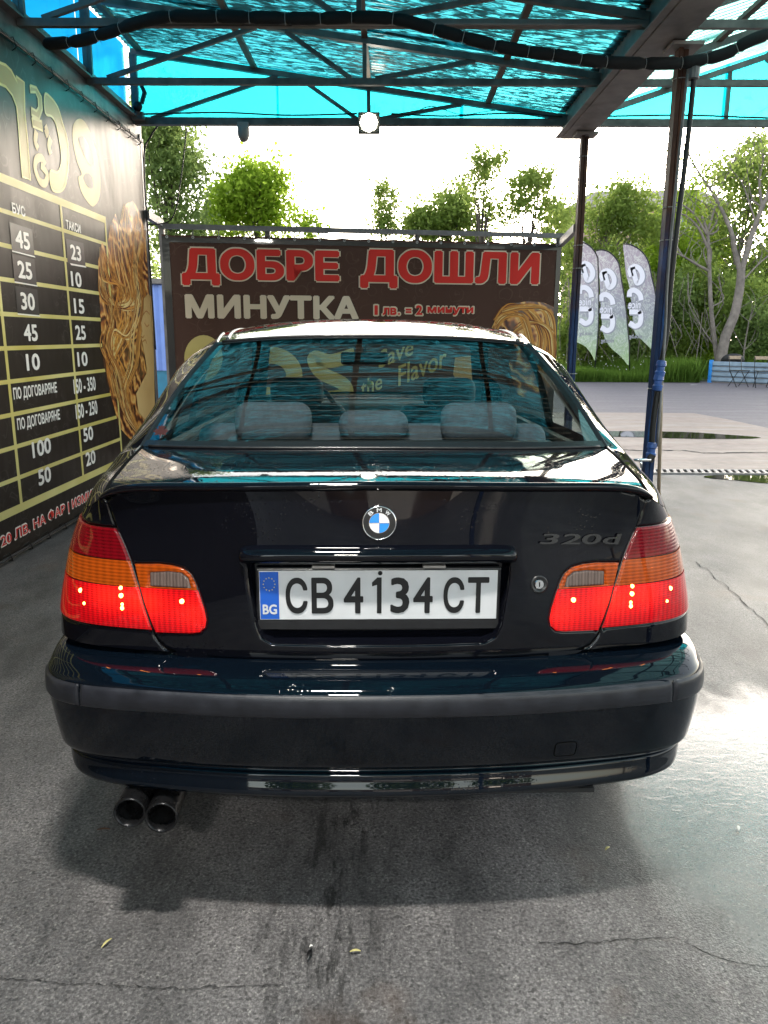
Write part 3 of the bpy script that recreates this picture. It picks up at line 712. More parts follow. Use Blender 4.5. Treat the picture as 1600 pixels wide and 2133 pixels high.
c1 = [('45', 46, 500), ('25', 51, 563), ('30', 57, 628), ('45', 63, 693), ('10', 68, 754), ('ПО ДОГОВАРЯНЕ', 75, 815), ('ПО ДОГОВАРЯНЕ', 82, 875), ('100', 86, 932), ('50', 92, 991)]
c2_ = [('23', 157, 527), ('10', 158, 582), ('15', 164, 638), ('25', 167, 693), ('10', 171, 748), ('150 - 350', 176, 802), ('150 - 250', 180, 853), ('50', 183, 904), ('20', 188, 954)]
for k, (s_, x, y) in enumerate(c1):
    if k < 3:
        yy, zz = wpx(x, y); poly_on('price_sticker', [(yy-.15, zz-.075), (yy+.15, zz-.08), (yy+.15, zz+.08), (yy-.15, zz+.085)], WF, M['ink_black'], wall, .0026)
        poly_on('sticker_edge', [(yy-.15, zz-.083), (yy+.16, zz-.088), (yy+.15, zz-.080), (yy-.15, zz-.076)], WF, M['white'], wall, .003)
    wtext(s_, x, y, .105 if len(s_) < 6 else .085, .62 if len(s_) > 6 else .085*len(s_)+.02)
for k, (s_, x, y) in enumerate(c2_):
    if k == 0:
        yy, zz = wpx(x, y); poly_on('price_sticker', [(yy-.16, zz-.08), (yy+.17, zz-.075), (yy+.16, zz+.085), (yy-.15, zz+.08)], WF, M['ink_black'], wall, .0026)
        poly_on('sticker_edge', [(yy-.10, zz-.092), (yy+.18, zz-.086), (yy+.17, zz-.076), (yy-.12, zz-.08)], WF, M['white'], wall, .003)
    wtext(s_, x, y, .105, .42 if len(s_) > 6 else .085*len(s_)+.02)
ya, za = wpx(0, 1118); yb, zb = wpx(228, 1003)
text_on('notice_outline', '- 20 ЛВ. НА ФАР | ИЗМИВАНЕ НА ДВИГАТЕЛ', WF, (4.25, .105, 7.05, .185), M['white'], wall, .0025, .055, grow=.010)
text_on('notice_text', '- 20 ЛВ. НА ФАР | ИЗМИВАНЕ НА ДВИГАТЕЛ', WF, (4.25, .105, 7.05, .185), M['red_print'], wall, .004, .015)
# big gold logo shapes above the table
def z2(x, y): return wpx(x*.1875, 100+y*.1875)
shapes = {
 'n': [(-420, 40), (-250, 60), (0, 165), (60, 190), (120, 250), (170, 345), (185, 385), (175, 315), (265, 380), (270, 700), (300, 1000), (335, 1465), (245, 1430), (225, 1200), (200, 850), (180, 650), (130, 520), (60, 430), (0, 400), (-200, 330), (-420, 300)],
 'u': [(330, 415), (400, 440), (455, 540), (465, 680), (430, 790), (345, 740), (345, 665), (400, 700), (425, 660), (420, 560), (390, 490), (332, 490)],
 'bar': [(350, 775), (460, 815), (470, 920), (360, 870)],
 'c': [(495, 515), (560, 550), (640, 660), (690, 830), (740, 1000), (760, 1200), (745, 1400), (715, 1540), (650, 1595), (570, 1560), (555, 1370), (640, 1380), (680, 1250), (660, 1050), (620, 850), (570, 760), (500, 720)],
}
for k, pts in shapes.items():
    q = [z2(*p) for p in pts]; sp_ = smooth_path(q, 4, closed=True) if k in ('c',) else q
    poly_on('logo_shape', [tuple(p) for p in sp_], WF, M['gold'], wall, .0018)
    e = MB(); ribbon_on(e, list(sp_)+[sp_[0]], .016, WF, .0030); e.build('logo_outline', M['gold_edge'], wall)
sO = smooth_path([z2(*p) for p in ((815, 850), (870, 787), (930, 810), (985, 900), (1035, 1030), (1080, 1200), (1108, 1400), (1112, 1560), (1092, 1690), (1035, 1760), (975, 1715), (900, 1590), (868, 1440), (905, 1400), (850, 1250), (805, 1020))], 5, closed=True)
poly_on('logo_shape', [tuple(p) for p in sO], WF, M['gold'], wall, .0018)
for hh in (((868, 1010), (925, 985), (985, 1080), (1020, 1200), (1032, 1310), (985, 1290), (925, 1180)), ((925, 1460), (975, 1545), (1030, 1560), (1022, 1450), (985, 1395), (940, 1400))):
    poly_on('logo_counter', [tuple(p) for p in smooth_path([z2(*p) for p in hh], 5, closed=True)], WF, M['wall_banner'], wall, .0028)
e = MB()
for pts in (((500, 860), (520, 930), (500, 960)), ((400, 920), (390, 1040), (420, 1120)), ((500, 1300), (460, 1220), (400, 1240), (390, 1350), (440, 1480), (500, 1500), (520, 1400), (450, 1300)), ((560, 1000), (540, 1090), (560, 1180))):
    ribbon_on(e, smooth_path([z2(*p) for p in pts], 6), .05, WF, .0026)
e.build('logo_detail', M['gold'], wall)
# flowing hair and face picture
def hair_art(parent, frame, outline, mapper, locks, seed, wd):
    poly_on('hair_picture', [mapper(*p) for p in outline], frame, M['hair'], parent, .0016)
    r = random.Random(seed); nm_ = len(M['lock']); mbs = [MB() for _ in range(nm_)]; q_ = 0
    for path in locks:
        for k in range(20):
            j = r.gauss(0, .55); ph = r.uniform(0, 6.3); am = r.uniform(1, 5)
            pp = []
            for i, (x, y) in enumerate(path):
                t = i/(len(path)-1); sp_ = wd*(.35+.9*math.sin(math.pi*min(1, t*1.15)*.9)); pp.append((x+j*sp_+am*math.sin(ph+t*4)*.5, y+j*wd*.35+am*math.cos(ph+t*5)))
            q = smooth_path([mapper(*p) for p in pp], 9); n = len(q); w0 = r.uniform(.35, 1.0)
            wds = [(.002+.014*w0*math.sin(math.pi*(i+1)/(n+1))) for i in range(n)]
            q_ += 1; ribbon_on(mbs[r.randrange(nm_)], q, wds, frame, .0020+.00003*q_)
    for b_, mt in zip(mbs, M['lock']): b_.build('hair_lock', mt, parent)
hair_art(wall, WF, [(206, 600), (204, 545), (212, 505), (222, 520), (230, 470), (240, 445), (248, 470), (262, 425), (276, 418), (290, 440), (302, 480), (308, 520), (312, 600), (318, 700), (322, 860), (305, 900), (283, 925), (268, 912), (248, 890), (238, 850), (224, 800), (214, 745), (209, 660)], wpx,
 [((232, 470), (240, 560), (262, 650), (250, 700), (228, 760), (240, 830)), ((262, 430), (258, 520), (280, 620), (252, 640), (222, 620), (215, 560)),
  ((285, 450), (275, 560), (285, 640), (262, 700), (235, 690), (232, 740), (262, 800)), ((300, 480), (290, 560), (296, 620), (285, 700), (280, 760), (262, 820), (285, 890)),
  ((215, 600), (232, 660), (222, 720), (245, 780), (262, 860), (290, 905)), ((212, 520), (225, 580), (245, 600), (235, 660))], 5, 13)
poly_on('face_picture', [wpx(*p) for p in ((298, 622), (306, 612), (315, 618), (318, 700), (321, 850), (305, 880), (287, 858), (282, 820), (292, 800), (305, 775), (300, 740), (296, 718), (292, 700), (295, 690), (292, 672), (297, 655))], WF, M['face_print'], wall, .0075)
e = MB()
for pts in (((297, 655), (303, 648), (310, 655)), ((299, 672), (304, 680), (309, 676)), ((295, 712), (301, 708), (304, 716)), ((292, 700), (296, 703), (299, 698))):
    ribbon_on(e, smooth_path([wpx(*p) for p in pts], 5), .012, WF, .0085)
e.build('face_detail', M['lock'][1], wall)

# ================================================================== REAR BANNER
bL = np.array([-2.24, 7.92, 0]); bR = np.array([1.80, 8.52, 0]); bu = (bR-bL)/np.linalg.norm(bR-bL); BW = float(np.linalg.norm(bR-bL))
bn = np.array([bu[1], -bu[0], 0])
RF = (bL, bu, (0, 0, 1), bn)
def bpx(x, y): p = on_plane(x, y, bL, bn); return (float(np.dot(p-bL, bu)), float(p[2]))
ban = empty('welcome_banner', 'brown vinyl banner with big red and cream Cyrillic letters stretched behind the car', 'banner')
V = []; nx, nz = 60, 10; ztop = 2.30
for j in range(nz+1):
    for i in range(nx+1):
        u_ = BW*i/nx; f = j/nz; sag = -.012*math.sin(math.pi*((i/nx*16) % 1))*(f**6)
        p = bL+bu*u_-bn*(.004+.0*f); V.append((p[0], p[1], .06+(ztop-.06)*f+sag))
MB().add(V, [(j*(nx+1)+i, j*(nx+1)+i+1, (j+1)*(nx+1)+i+1, (j+1)*(nx+1)+i) for j in range(nz) for i in range(nx)]).build('vinyl_sheet', M['rear_banner'], ban, smooth=True)
fr = lambda u_, z, d=0.0: tuple(bL+bu*u_-bn*d+np.array([0, 0, z]))
MB().beam(fr(-.03, 2.375, .03), fr(BW+.03, 2.375, .03), .04, .045).build('top_rail', M['flat_grey'], ban)
for u_ in (0.0, 1.03, 2.55, BW-.02): MB().beam(fr(u_, 0, .05), fr(u_, 2.35, .05), .05, .05).build('frame_post', M['grey_steel'], ban)
MB().beam(fr(BW*.36, 2.372, .02), fr(BW*.40, 2.372, .02), .05, .055).build('rail_joint', M['flat_grey'], ban)
MB().beam((XW+.02, 7.50, 2.42), fr(0, 2.40, .03), .05, .07).build('tie_bar', M['flat_grey'], ban)
MB().beam((1.70, 7.46, 2.31), fr(BW, 2.30, .03), .05, .07).build('tie_bar', M['flat_grey'], ban)
ey_ = MB().lathe([(.006, 0), (.014, 0), (.014, .004), (.006, .004)], (0, 0, 0), tuple(bn), 10)
eme = bpy.data.meshes.new('eyelet'); eme.from_pydata(ey_.v, [], ey_.f); eme.materials.append(M['wire'])
ls_ = MB().tube([(0, 0, 0), tuple(-bn*.02+np.array([0, 0, .05])), tuple(-bn*.05+np.array([0, 0, .09]))], .004, 5)
lsm = bpy.data.meshes.new('lace'); lsm.from_pydata(ls_.v, [], ls_.f); lsm.materials.append(M['cable'])
for k in range(17):
    o = link_mesh('eyelet', eme, None, ban); o.location = fr(.05+k*(BW-.1)/16, 2.275)
    o = link_mesh('lace', lsm, None, ban); o.location = fr(.05+k*(BW-.1)/16, 2.285)
for (x0_, x1_, yb_) in ((338, 346, 760), (1160, 1168, 760)):
    pass
MB().add([fr(0.0, .06, -.002), fr(.07, .06, -.002), fr(.07, 2.28, -.002), fr(0.0, 2.28, -.002)], [(0, 1, 2, 3)]).add([fr(BW-.05, .06, -.002), fr(BW, .06, -.002), fr(BW, 2.28, -.002), fr(BW-.05, 2.28, -.002)], [(0, 1, 2, 3)]).add([fr(0.0, 2.225, -.0025), fr(BW, 2.225, -.0025), fr(BW, 2.272, -.0025), fr(0.0, 2.272, -.0025)], [(0, 1, 2, 3)]).build('black_hem', M['ink_black'], ban)
def btext(body, x0, y0, x1, y1, mat, name, outline=None, bold=.05, **kw):
    a = bpx(x0, y1); b_ = bpx(x1, y0); box = (a[0], a[1], b_[0], b_[1])
    if outline: text_on(name+'_outline', body, RF, box, M[outline], ban, .004, bold+.028, grow=.014, **kw)
    return text_on(name, body, RF, box, M[mat], ban, .006, bold, **kw)
btext('ДОБРЕ', 380, 522, 707, 594, 'red_print', 'welcome_word', 'cream_print')
btext('ДОШЛИ', 750, 526, 1125, 600, 'red_print', 'welcome_word', 'cream_print')
btext('МИНУТКА', 387, 617, 747, 663, 'cream_print', 'minute_word')
for w_, xa, xb, ya, yb in (('1', 780, 787, 636, 656), ('лв', 797, 826, 641, 656), ('.', 829, 833, 652, 656), ('=', 845, 857, 643, 652), ('2', 866, 880, 636, 656), ('минути', 890, 986, 640, 656)):
    btext(w_, xa, ya, xb, yb, 'red_print', 'price_line', 'cream_print', bold=.04)
# gold shapes low on the banner
circ = lambda cx, cy, rx, ry, n=28, a0=0, a1=2*math.pi: [(cx+rx*math.cos(a0+(a1-a0)*k/n), cy+ry*math.sin(a0+(a1-a0)*k/n)) for k in range(n+1)]
poly_on('gold_disc', [bpx(*p) for p in circ(424, 745, 40, 47)[:-1]], RF, M['gold'], ban, .002)
e = MB(); ribbon_on(e, [bpx(*p) for p in circ(565, 782, 48, 42, 24, -math.pi*.62, math.pi*.62)], .17, RF, .002)
ribbon_on(e, smooth_path([bpx(*p) for p in ((740, 738), (690, 752), (655, 745), (668, 775), (715, 800), (718, 822), (670, 828), (640, 812))], 8), .14, RF, .0024)
ribbon_on(e, smooth_path([bpx(*p) for p in ((560, 742), (548, 790), (556, 832))], 6), .05, RF, .0028)
e.build('logo_shape', M['gold'], ban)
tiltF = lambda px, py, ang: (bL+bu*bpx(px, py)[0]+np.array([0, 0, bpx(px, py)[1]]), bu*math.cos(ang)+np.array([0, 0, math.sin(ang)]), np.array([0, 0, math.cos(ang)])-bu*math.sin(ang), bn)
text_on('script_word', 'Flavor', tiltF(830, 805, .38), (0, 0, .60, .20), M['gold'], ban, .004, .012, .5)
text_on('script_word', 'the', tiltF(756, 826, .38), (0, 0, .25, .16), M['gold'], ban, .004, .012, .5)
text_on('script_word', 'Save', tiltF(790, 768, .38), (0, 0, .42, .17), M['gold'], ban, .004, .012, .5)
poly_on('face_picture', [bpx(*p) for p in ((948, 745), (1000, 738), (1000, 810), (985, 830), (960, 810), (944, 780))], RF, M['face_print'], ban, .0018)
hair_art(ban, RF, [(1024, 700), (1030, 672), (1046, 645), (1070, 632), (1100, 627), (1132, 630), (1155, 640), (1160, 700), (1158, 800), (1120, 840), (1075, 820), (1060, 760), (1070, 715), (1050, 680)], bpx,
 [((1030, 668), (1060, 640), (1100, 650), (1130, 700), (1120, 760)), ((1046, 650), (1090, 640), (1140, 650), (1150, 720), (1140, 800)), ((1070, 690), (1105, 670), (1145, 690), (1150, 760)), ((1024, 700), (1050, 662), (1090, 660), (1110, 720), (1130, 780))], 9, 9)

# ================================================================== VEGETATION AND BACKGROUND
def leaves_mesh(C_, size, rng, flat=.35):
    n = len(C_); a = rng.normal(size=(n, 3)); a /= np.linalg.norm(a, axis=1)[:, None]
    b = rng.normal(size=(n, 3)); b -= a*(a*b).sum(1)[:, None]; b /= np.linalg.norm(b, axis=1)[:, None]
    s = size*rng.uniform(.6, 1.35, (n, 1)); a *= s; b *= s*.55
    V = np.stack([C_-a, C_+b-a*.1, C_+a, C_-b-a*.1], 1).reshape(-1, 3)
    me = bpy.data.meshes.new('crown'); me.vertices.add(4*n); me.vertices.foreach_set('co', V.ravel())
    me.loops.add(4*n); me.loops.foreach_set('vertex_index', np.arange(4*n)); me.polygons.add(n)
    me.polygons.foreach_set('loop_start', np.arange(0, 4*n, 4)); me.polygons.foreach_set('loop_total', np.full(n, 4)); me.update(); me.validate()
    return me
def lobes_px(lst, Y):
    out = []
    for (x, y, rx, ry, w_) in lst:
        c = atY(x, y, Y); k = Y/F_PX*.98; out.append((c, (rx*k, max(rx, ry)*k*.8, ry*k), w_))
    return out
def tree(name, label, lobes, Y, n, size, mat, seed, base=None, bark='bark_dark', tr=.12, cl=.27, per=46, cat='tree', group=None, twigs=1.0):
    rng = np.random.default_rng(seed); L = lobes_px(lobes, Y); size = size*.82; n = int(n*1.15)
    if base is None: base = (L[0][0][0], Y, 0)
    root = empty(name, label, cat, tuple(base), 0, group); B = np.array(base, float)
    wt = np.array([l[2] for l in L], float); wt /= wt.sum(); nc = max(4, n//per)
    idx = rng.choice(len(L), nc, p=wt); d = rng.normal(size=(nc, 3)); d /= np.linalg.norm(d, axis=1)[:, None]
    rr = rng.uniform(0, 1, (nc, 1))**.45
    cc = np.array([L[i][0] for i in idx])+d*rr*np.array([L[i][1] for i in idx])
    ph = rng.uniform(0, 6.28, (6, 3)); fq = rng.uniform(.7, 1.9, (6, 3)); fld = sum(np.sin(cc*fq[i]+ph[i]).prod(1) for i in range(6))
    keep = fld+.9*(1-rr[:, 0])+rng.normal(size=nc)*.15 > np.quantile(fld, .30)
    cc = cc[keep]; nc = len(cc)
    cc[:, 2] = np.maximum(cc[:, 2], .15)
    k = rng.integers(0, nc, n); off = rng.normal(size=(n, 3))*cl*rng.uniform(.4, 1.0, (n, 1))
    P = cc[k]+off-B; P[:, 2] = np.maximum(P[:, 2], .05)
    o = link_mesh('crown', leaves_mesh(P, size, rng), mat, root)
    tb = MB(); top = max(l[0][2] for l in L); axis = np.average([l[0] for l in L], axis=0, weights=wt)-B
    H_ = top*.92
    tp = [np.array([axis[0]*f+rng.normal()*.08*top*.15, axis[1]*f+rng.normal()*.05, H_*f]) for f in (0, .2, .4, .6, .8, 1.0)]; tp[0][:2] = 0
    tp = smooth_path(tp, 4); m_ = len(tp)
    tb.tube([tuple(p) for p in tp], [tr*(1-.85*i/(m_-1)) for i in range(m_)], 7)
    nb = int(26*twigs)
    for q in range(nb):
        c = cc[rng.integers(nc)]-B; f = min(.95, max(.12, (c[2]/H_)*rng.uniform(.45, .8))); s_ = tp[int(f*(m_-1))]
        md = (s_+c)/2+np.array([0, 0, .1*np.linalg.norm(c-s_)])+rng.normal(size=3)*.12
        r0 = tr*(1-.8*f)*.5; pp = smooth_path([s_, md, c], 4)
        tb.tube([tuple(p) for p in pp], [max(.008, r0*(1-.9*i/(len(pp)-1))) for i in range(len(pp))], 5)
    tb.build('trunk', M[bark], root, smooth=True)
    return root
G = 'trees beyond the wash bay'
tree('poplar_tree', 'tall dense green tree rising directly beside the far end of the price wall', [(350, 420, 62, 110, 3), (375, 330, 58, 90, 3), (330, 300, 50, 90, 2), (400, 470, 55, 60, 1), (345, 220, 60, 60, 1)], 23, 9500, .085, M['leaf_deep'], 1, group=G, cl=.34)
tree('maple_tree', 'rounded yellow-green tree right of the tall tree, above the welcome banner', [(520, 430, 75, 60, 3), (590, 440, 60, 55, 2), (470, 440, 45, 60, 1), (540, 385, 55, 32, 2), (640, 465, 28, 22, .5)], 26, 9000, .10, M['leaf_yellow'], 2, group=G, cl=.33)
tree('young_tree', 'thin sparse tree alone against the white sky above the banner middle', [(800, 440, 30, 42, 3), (797, 395, 17, 30, 1), (822, 415, 10, 22, .5), (800, 480, 34, 30, 2)], 30, 1500, .085, M['leaf'], 3, group=G, cl=.16, per=12, tr=.07)
tree('bushy_tree', 'dense low green tree right of the thin tree above the banner', [(920, 450, 70, 42, 3), (880, 470, 45, 30, 1), (960, 425, 45, 38, 1.5), (980, 480, 50, 40, 1)], 31, 7000, .10, M['leaf'], 4, group=G, cl=.30)
tree('airy_tree', 'tallest airy see-through tree above the right half of the banner', [(1005, 350, 42, 45, 2), (985, 385, 34, 35, 1), (1030, 330, 30, 30, 1), (1015, 430, 20, 50, .6)], 28, 1700, .085, M['leaf'], 5, group=G, cl=.17, per=13, tr=.09)
tree('airy_tree', 'airy fine-leaved tree leaning just left of the far canopy post', [(1100, 400, 52, 45, 2), (1120, 370, 38, 25, 1), (1070, 440, 36, 40, 1), (1150, 460, 45, 50, 1.2)], 28, 3200, .085, M['leaf'], 6, group=G, cl=.2, per=14, tr=.10)
tree('roadside_tree', 'broad green tree behind the feather flags right of the far post', [(1230, 450, 70, 50, 2), (1290, 440, 60, 50, 2), (1190, 500, 50, 60, 1.5), (1340, 470, 60, 60, 1.5), (1250, 540, 90, 50, 1.5), (1310, 400, 45, 25, .6)], 31, 8500, .10, M['leaf'], 7, group=G, cl=.36, twigs=1.6, bark='bark')
tree('roadside_tree', 'yellow-green tree catching low sun behind the front canopy post', [(1390, 500, 50, 70, 2), (1360, 590, 60, 60, 2), (1420, 570, 45, 60, 1), (1440, 420, 50, 40, 1), (1470, 500, 50, 70, 1)], 33, 7500, .11, M['leaf_yellow'], 8, group=G, cl=.36, twigs=1.3, bark='bark')
tree('tall_tree', 'tall twiggy tree reaching the canopy edge at the right', [(1530, 350, 60, 60, 2), (1570, 430, 60, 90, 2), (1500, 480, 50, 60, 1), (1590, 330, 40, 60, 1), (1640, 450, 60, 120, 1.5), (1560, 560, 70, 60, 1.5)], 32, 9500, .10, M['leaf'], 9, group=G, cl=.38, twigs=1.8, bark='bark')
tree('tall_tree', 'leafy tree standing off the right edge behind the sheet fence', [(1720, 480, 90, 150, 2), (1800, 560, 90, 120, 1), (1690, 620, 70, 80, 1)], 34, 5000, .13, M['leaf'], 19, group=G, cl=.45)
tree('tall_tree', 'dense dark tree hidden left behind the price wall', [(200, 420, 90, 130, 2), (120, 480, 90, 110, 1)], 27, 4200, .13, M['leaf_deep'], 20, group=G, cl=.45)
# undergrowth
GB = 'bushes along the grass verge'
bush_spec = [(1200, 690, 55, 80, 'leaf'), (1290, 700, 70, 70, 'leaf_deep'), (1380, 690, 60, 80, 'leaf'), (1440, 700, 55, 70, 'leaf_yellow'), (1580, 690, 60, 75, 'leaf_deep'), (1540, 640, 60, 70, 'leaf'), (1660, 690, 70, 80, 'leaf_deep'), (1470, 610, 60, 70, 'leaf'), (1270, 610, 70, 60, 'leaf'), (320, 640, 30, 130, 'leaf_deep'), (1400, 640, 60, 60, 'leaf_deep'), (1330, 640, 60, 60, 'leaf')]
blab = ['tangled green bush just right of the far post', 'dark green bush behind the two left feather flags', 'bush behind the base of the front post', 'yellow-green bush left of the pale forked trunk', 'dark bush right of the pale forked trunk', 'upper green bush at the fork of the pale trunk', 'dark bush at the right picture edge behind the fence', 'bush round the left twin stem of the forked tree', 'bush above the middle feather flag', 'dark bush in the gap between price wall and welcome banner', 'dark thicket above the blue pipe fittings', 'green thicket behind the right feather flag']
for i, (x, y, rx, ry, mt_) in enumerate(bush_spec):
    tree('bush', blab[i], [(x, y, rx, ry, 2), (x+rx*.5, y+ry*.4, rx*.7, ry*.5, 1), (x-rx*.4, y+ry*.45, rx*.8, ry*.5, 1)], 27+(i % 4)*.9, 4300, .095, M[mt_], 40+i, group=GB, cl=.27, cat='bush', tr=.03, twigs=1.0, bark='bark')
# forked pale tree drawn branch by branch
fk = empty('forked_tree', 'bare pale-barked forked tree standing behind the blue-edged sheet fence', 'tree', tuple(atZ(1500, 795)))
B0 = np.array(fk.location)
def limb(mb, pts, r0, r1, Y=25.5):
    q = smooth_path([atY(x, y, Y+dy) for x, y, dy in pts], 6); n = len(q)
    mb.tube([tuple(p-B0) for p in q], [lerp(r0, r1, i/(n-1)) for i in range(n)], 8)
mb = MB()
limb(mb, [(1500, 800, 0), (1503, 745, 0), (1512, 700, 0), (1530, 655, 0), (1541, 600, 0), (1544, 560, 0)], .19, .13)
mb.build('trunk', M['bark'], fk, smooth=True)
LB = [([(1542, 565, 0), (1530, 520, 0), (1524, 485, 0), (1505, 440, .2), (1480, 395, .3), (1450, 350, .4), (1425, 300, .5)], .09, .02), ([(1545, 562, 0), (1560, 510, 0), (1573, 470, 0), (1588, 430, 0), (1600, 400, 0), (1615, 340, 0)], .10, .04),
 ([(1500, 790, .3), (1490, 720, .3), (1481, 640, .3), (1478, 560, .3), (1474, 490, .3), (1462, 450, .3)], .09, .045), ([(1473, 490, .3), (1445, 445, .3), (1418, 425, .3), (1400, 420, .2)], .045, .015),
 ([(1478, 565, .3), (1450, 550, .2), (1425, 535, .1), (1395, 520, 0)], .05, .02), ([(1476, 520, .3), (1455, 475, .3), (1430, 450, .4), (1412, 445, .4)], .05, .02), ([(1475, 480, .3), (1490, 430, .4), (1500, 390, .4), (1530, 340, .5), (1545, 300, .5)], .04, .012),
 ([(1588, 430, 0), (1582, 380, .2), (1590, 330, .2), (1585, 290, .2)], .05, .015), ([(1552, 580, 0), (1580, 550, .1), (1605, 530, .1)], .03, .02), ([(1575, 465, 0), (1560, 420, .1), (1545, 380, .2), (1520, 350, .2)], .035, .012),
 ([(1546, 800, .8), (1550, 730, .8), (1560, 670, .8)], .035, .02)]
r = random.Random(3)
for pts, a, b_ in LB:
    mb = MB(); limb(mb, pts, a, b_)
    for q in range(7):
        x, y, dy = pts[r.randrange(1, len(pts))]
        limb(mb, [(x, y, dy), (x+r.uniform(-28, 28), y-r.uniform(15, 45), dy+.2), (x+r.uniform(-60, 60), y-r.uniform(50, 100), dy+.3)], max(.012, b_*.7), .006)
    mb.build('branch', M['bark'], fk, smooth=True)
rng = np.random.default_rng(77); P = np.concatenate([np.array([atY(x+rng.normal()*22, y+rng.normal()*22, 25.6+rng.normal()*.4) for _ in range(90)]) for x, y in ((1425, 330), (1500, 360), (1580, 330), (1410, 430), (1540, 340), (1490, 430), (1600, 300))])-B0
link_mesh('crown', leaves_mesh(P, .07, rng), M['leaf'], fk)
# hanging vines / dead stems in the thicket
vine = MB()
for k in range(60):
    x = r.uniform(1165, 1500); y = r.uniform(560, 700); l_ = r.uniform(40, 130); Y_ = r.uniform(25.6, 26.6)
    vine.tube([tuple(atY(x, y, Y_)), tuple(atY(x+r.uniform(-12, 12), y+l_*.5, Y_)), tuple(atY(x+r.uniform(-30, 30), y+l_, Y_))], r.uniform(.006, .016), 4)
o = vine.build('dry_stems', M['bark']); tag(o, 'tangle of dry stems hanging in the roadside thicket', 'undergrowth', kind='stuff')

# far woodland behind everything at the right: one mass
rngw = np.random.default_rng(321); nW = 15000; pxw = rngw.uniform(1130, 1900, nW); topw = 470+45*np.sin(pxw*.021)+28*np.sin(pxw*.057+1); pyw = topw+(800-topw)*rngw.uniform(0, 1, nW)**.9
Yw = rngw.uniform(36, 40, nW); Pw = np.array([atY(a, b_, c) for a, b_, c in zip(pxw, pyw, Yw)]); Pw[:, 2] = np.maximum(Pw[:, 2], .1)
tag(link_mesh('far_woodland', leaves_mesh(Pw, .20, rngw), M['leaf_deep']), 'continuous mass of woodland foliage far behind the flags and bare tree', 'woodland', kind='stuff')
# tall meadow grass on the verge
def grass_patch(name, label, polyf, n, hmin, hmax, seed, mat):
    rng = np.random.default_rng(seed); x, y = polyf(rng, n); n = len(x)
    h = rng.uniform(hmin, hmax, n)*(.7+.5*np.sin(x*1.3+y)*np.sin(x*.37+1)); a = rng.uniform(0, 6.28, n); wd = rng.uniform(.012, .024, n)
    lean = rng.normal(size=(n, 2))*.22*h[:, None]
    p0 = np.stack([x-np.cos(a)*wd, y-np.sin(a)*wd, np.full(n, .01)], 1); p1 = np.stack([x+np.cos(a)*wd, y+np.sin(a)*wd, np.full(n, .01)], 1)
    p2 = np.stack([x+lean[:, 0], y+lean[:, 1], h], 1); V = np.stack([p0, p1, p2], 1).reshape(-1, 3)
    me = bpy.data.meshes.new(name); me.vertices.add(3*n); me.vertices.foreach_set('co', V.ravel()); me.loops.add(3*n); me.loops.foreach_set('vertex_index', np.arange(3*n))
    me.polygons.add(n); me.polygons.foreach_set('loop_start', np.arange(0, 3*n, 3)); me.polygons.foreach_set('loop_total', np.full(n, 3)); me.update(); me.validate()
    o = link_mesh(name, me, mat); tag(o, label, 'grass', kind='stuff'); return o
grass_patch('meadow_grass', 'tall bright green grass growing along the edge of the asphalt', lambda g, n: (g.uniform(3.5, 9.42, n), 23.75+g.uniform(0, 1, n)**1.5*3.2), 42000, .28, .72, 1, M['grass'])
grass_patch('meadow_grass', 'rough green ground cover under the trees behind the verge', lambda g, n: (g.uniform(-14, 20, n), g.uniform(25, 34, n)), 26000, .4, 1.1, 2, M['grass'])
fl_ = leaves_mesh(np.stack([np.random.default_rng(5).uniform(5.2, 9.2, 90), np.random.default_rng(6).uniform(23.8, 25.6, 90), np.random.default_rng(7).uniform(.35, .8, 90)], 1), .022, np.random.default_rng(8))
tag(link_mesh('meadow_flowers', fl_, M['white']), 'tiny white flower heads over the verge grass', 'flowers', kind='stuff')

# feather flags (seen from behind: the print reads backwards)
def flag_mat():
    mt, t, b = new_mat('feather_flag_print'); co = coords(t); sx = N(t, 'ShaderNodeSeparateXYZ'); t.links.new(co, sx.inputs[0])
    n = noise(t, co, 2.2, 4, .6, 1.2)
    f = mathn(t, 'ADD', mathn(t, 'MULTIPLY', sx.outputs[2], .27), mathn(t, 'MULTIPLY', mathn(t, 'SUBTRACT', n, .5), .5))
    c = ramp(t, f, [(.10, (.45, .62, .30)), (.38, (.42, .50, .42)), (.6, (.36, .36, .44)), (.9, (.40, .34, .42))])
    wn = noise(t, coords(t, (1, 1, .6), (0, .5, 0)), 3.2, 4, .6, 2.5)
    c = mixc(t, ramp(t, wn, [(.46, 0.0), (.5, .7), (.54, 0.0)]), c, (.75, .78, .75))
    t.links.new(c, b.inputs['Base Color']); b.inputs['Roughness'].default_value = .7
    b.inputs['Emission Strength'].default_value = 0
    tl = N(t, 'ShaderNodeBsdfTranslucent'); t.links.new(c, tl.inputs[0]); mx = N(t, 'ShaderNodeMixShader'); mx.inputs[0].default_value = .45
    o = [k for k in t.nodes if k.type == 'OUTPUT_MATERIAL'][0]
    t.links.new(b.outputs[0], mx.inputs[1]); t.links.new(tl.outputs[0], mx.inputs[2]); t.links.new(mx.outputs[0], o.inputs[0]); return mt
M['flag'] = flag_mat()
M['flag_shadow'] = plain('flag_grey_print', (.27, .27, .32), .7); M['flag_white'] = plain('flag_white_print', (.66, .64, .72), .7)
def z6(x, y): return (1160+x*.15, 480+y*.15)
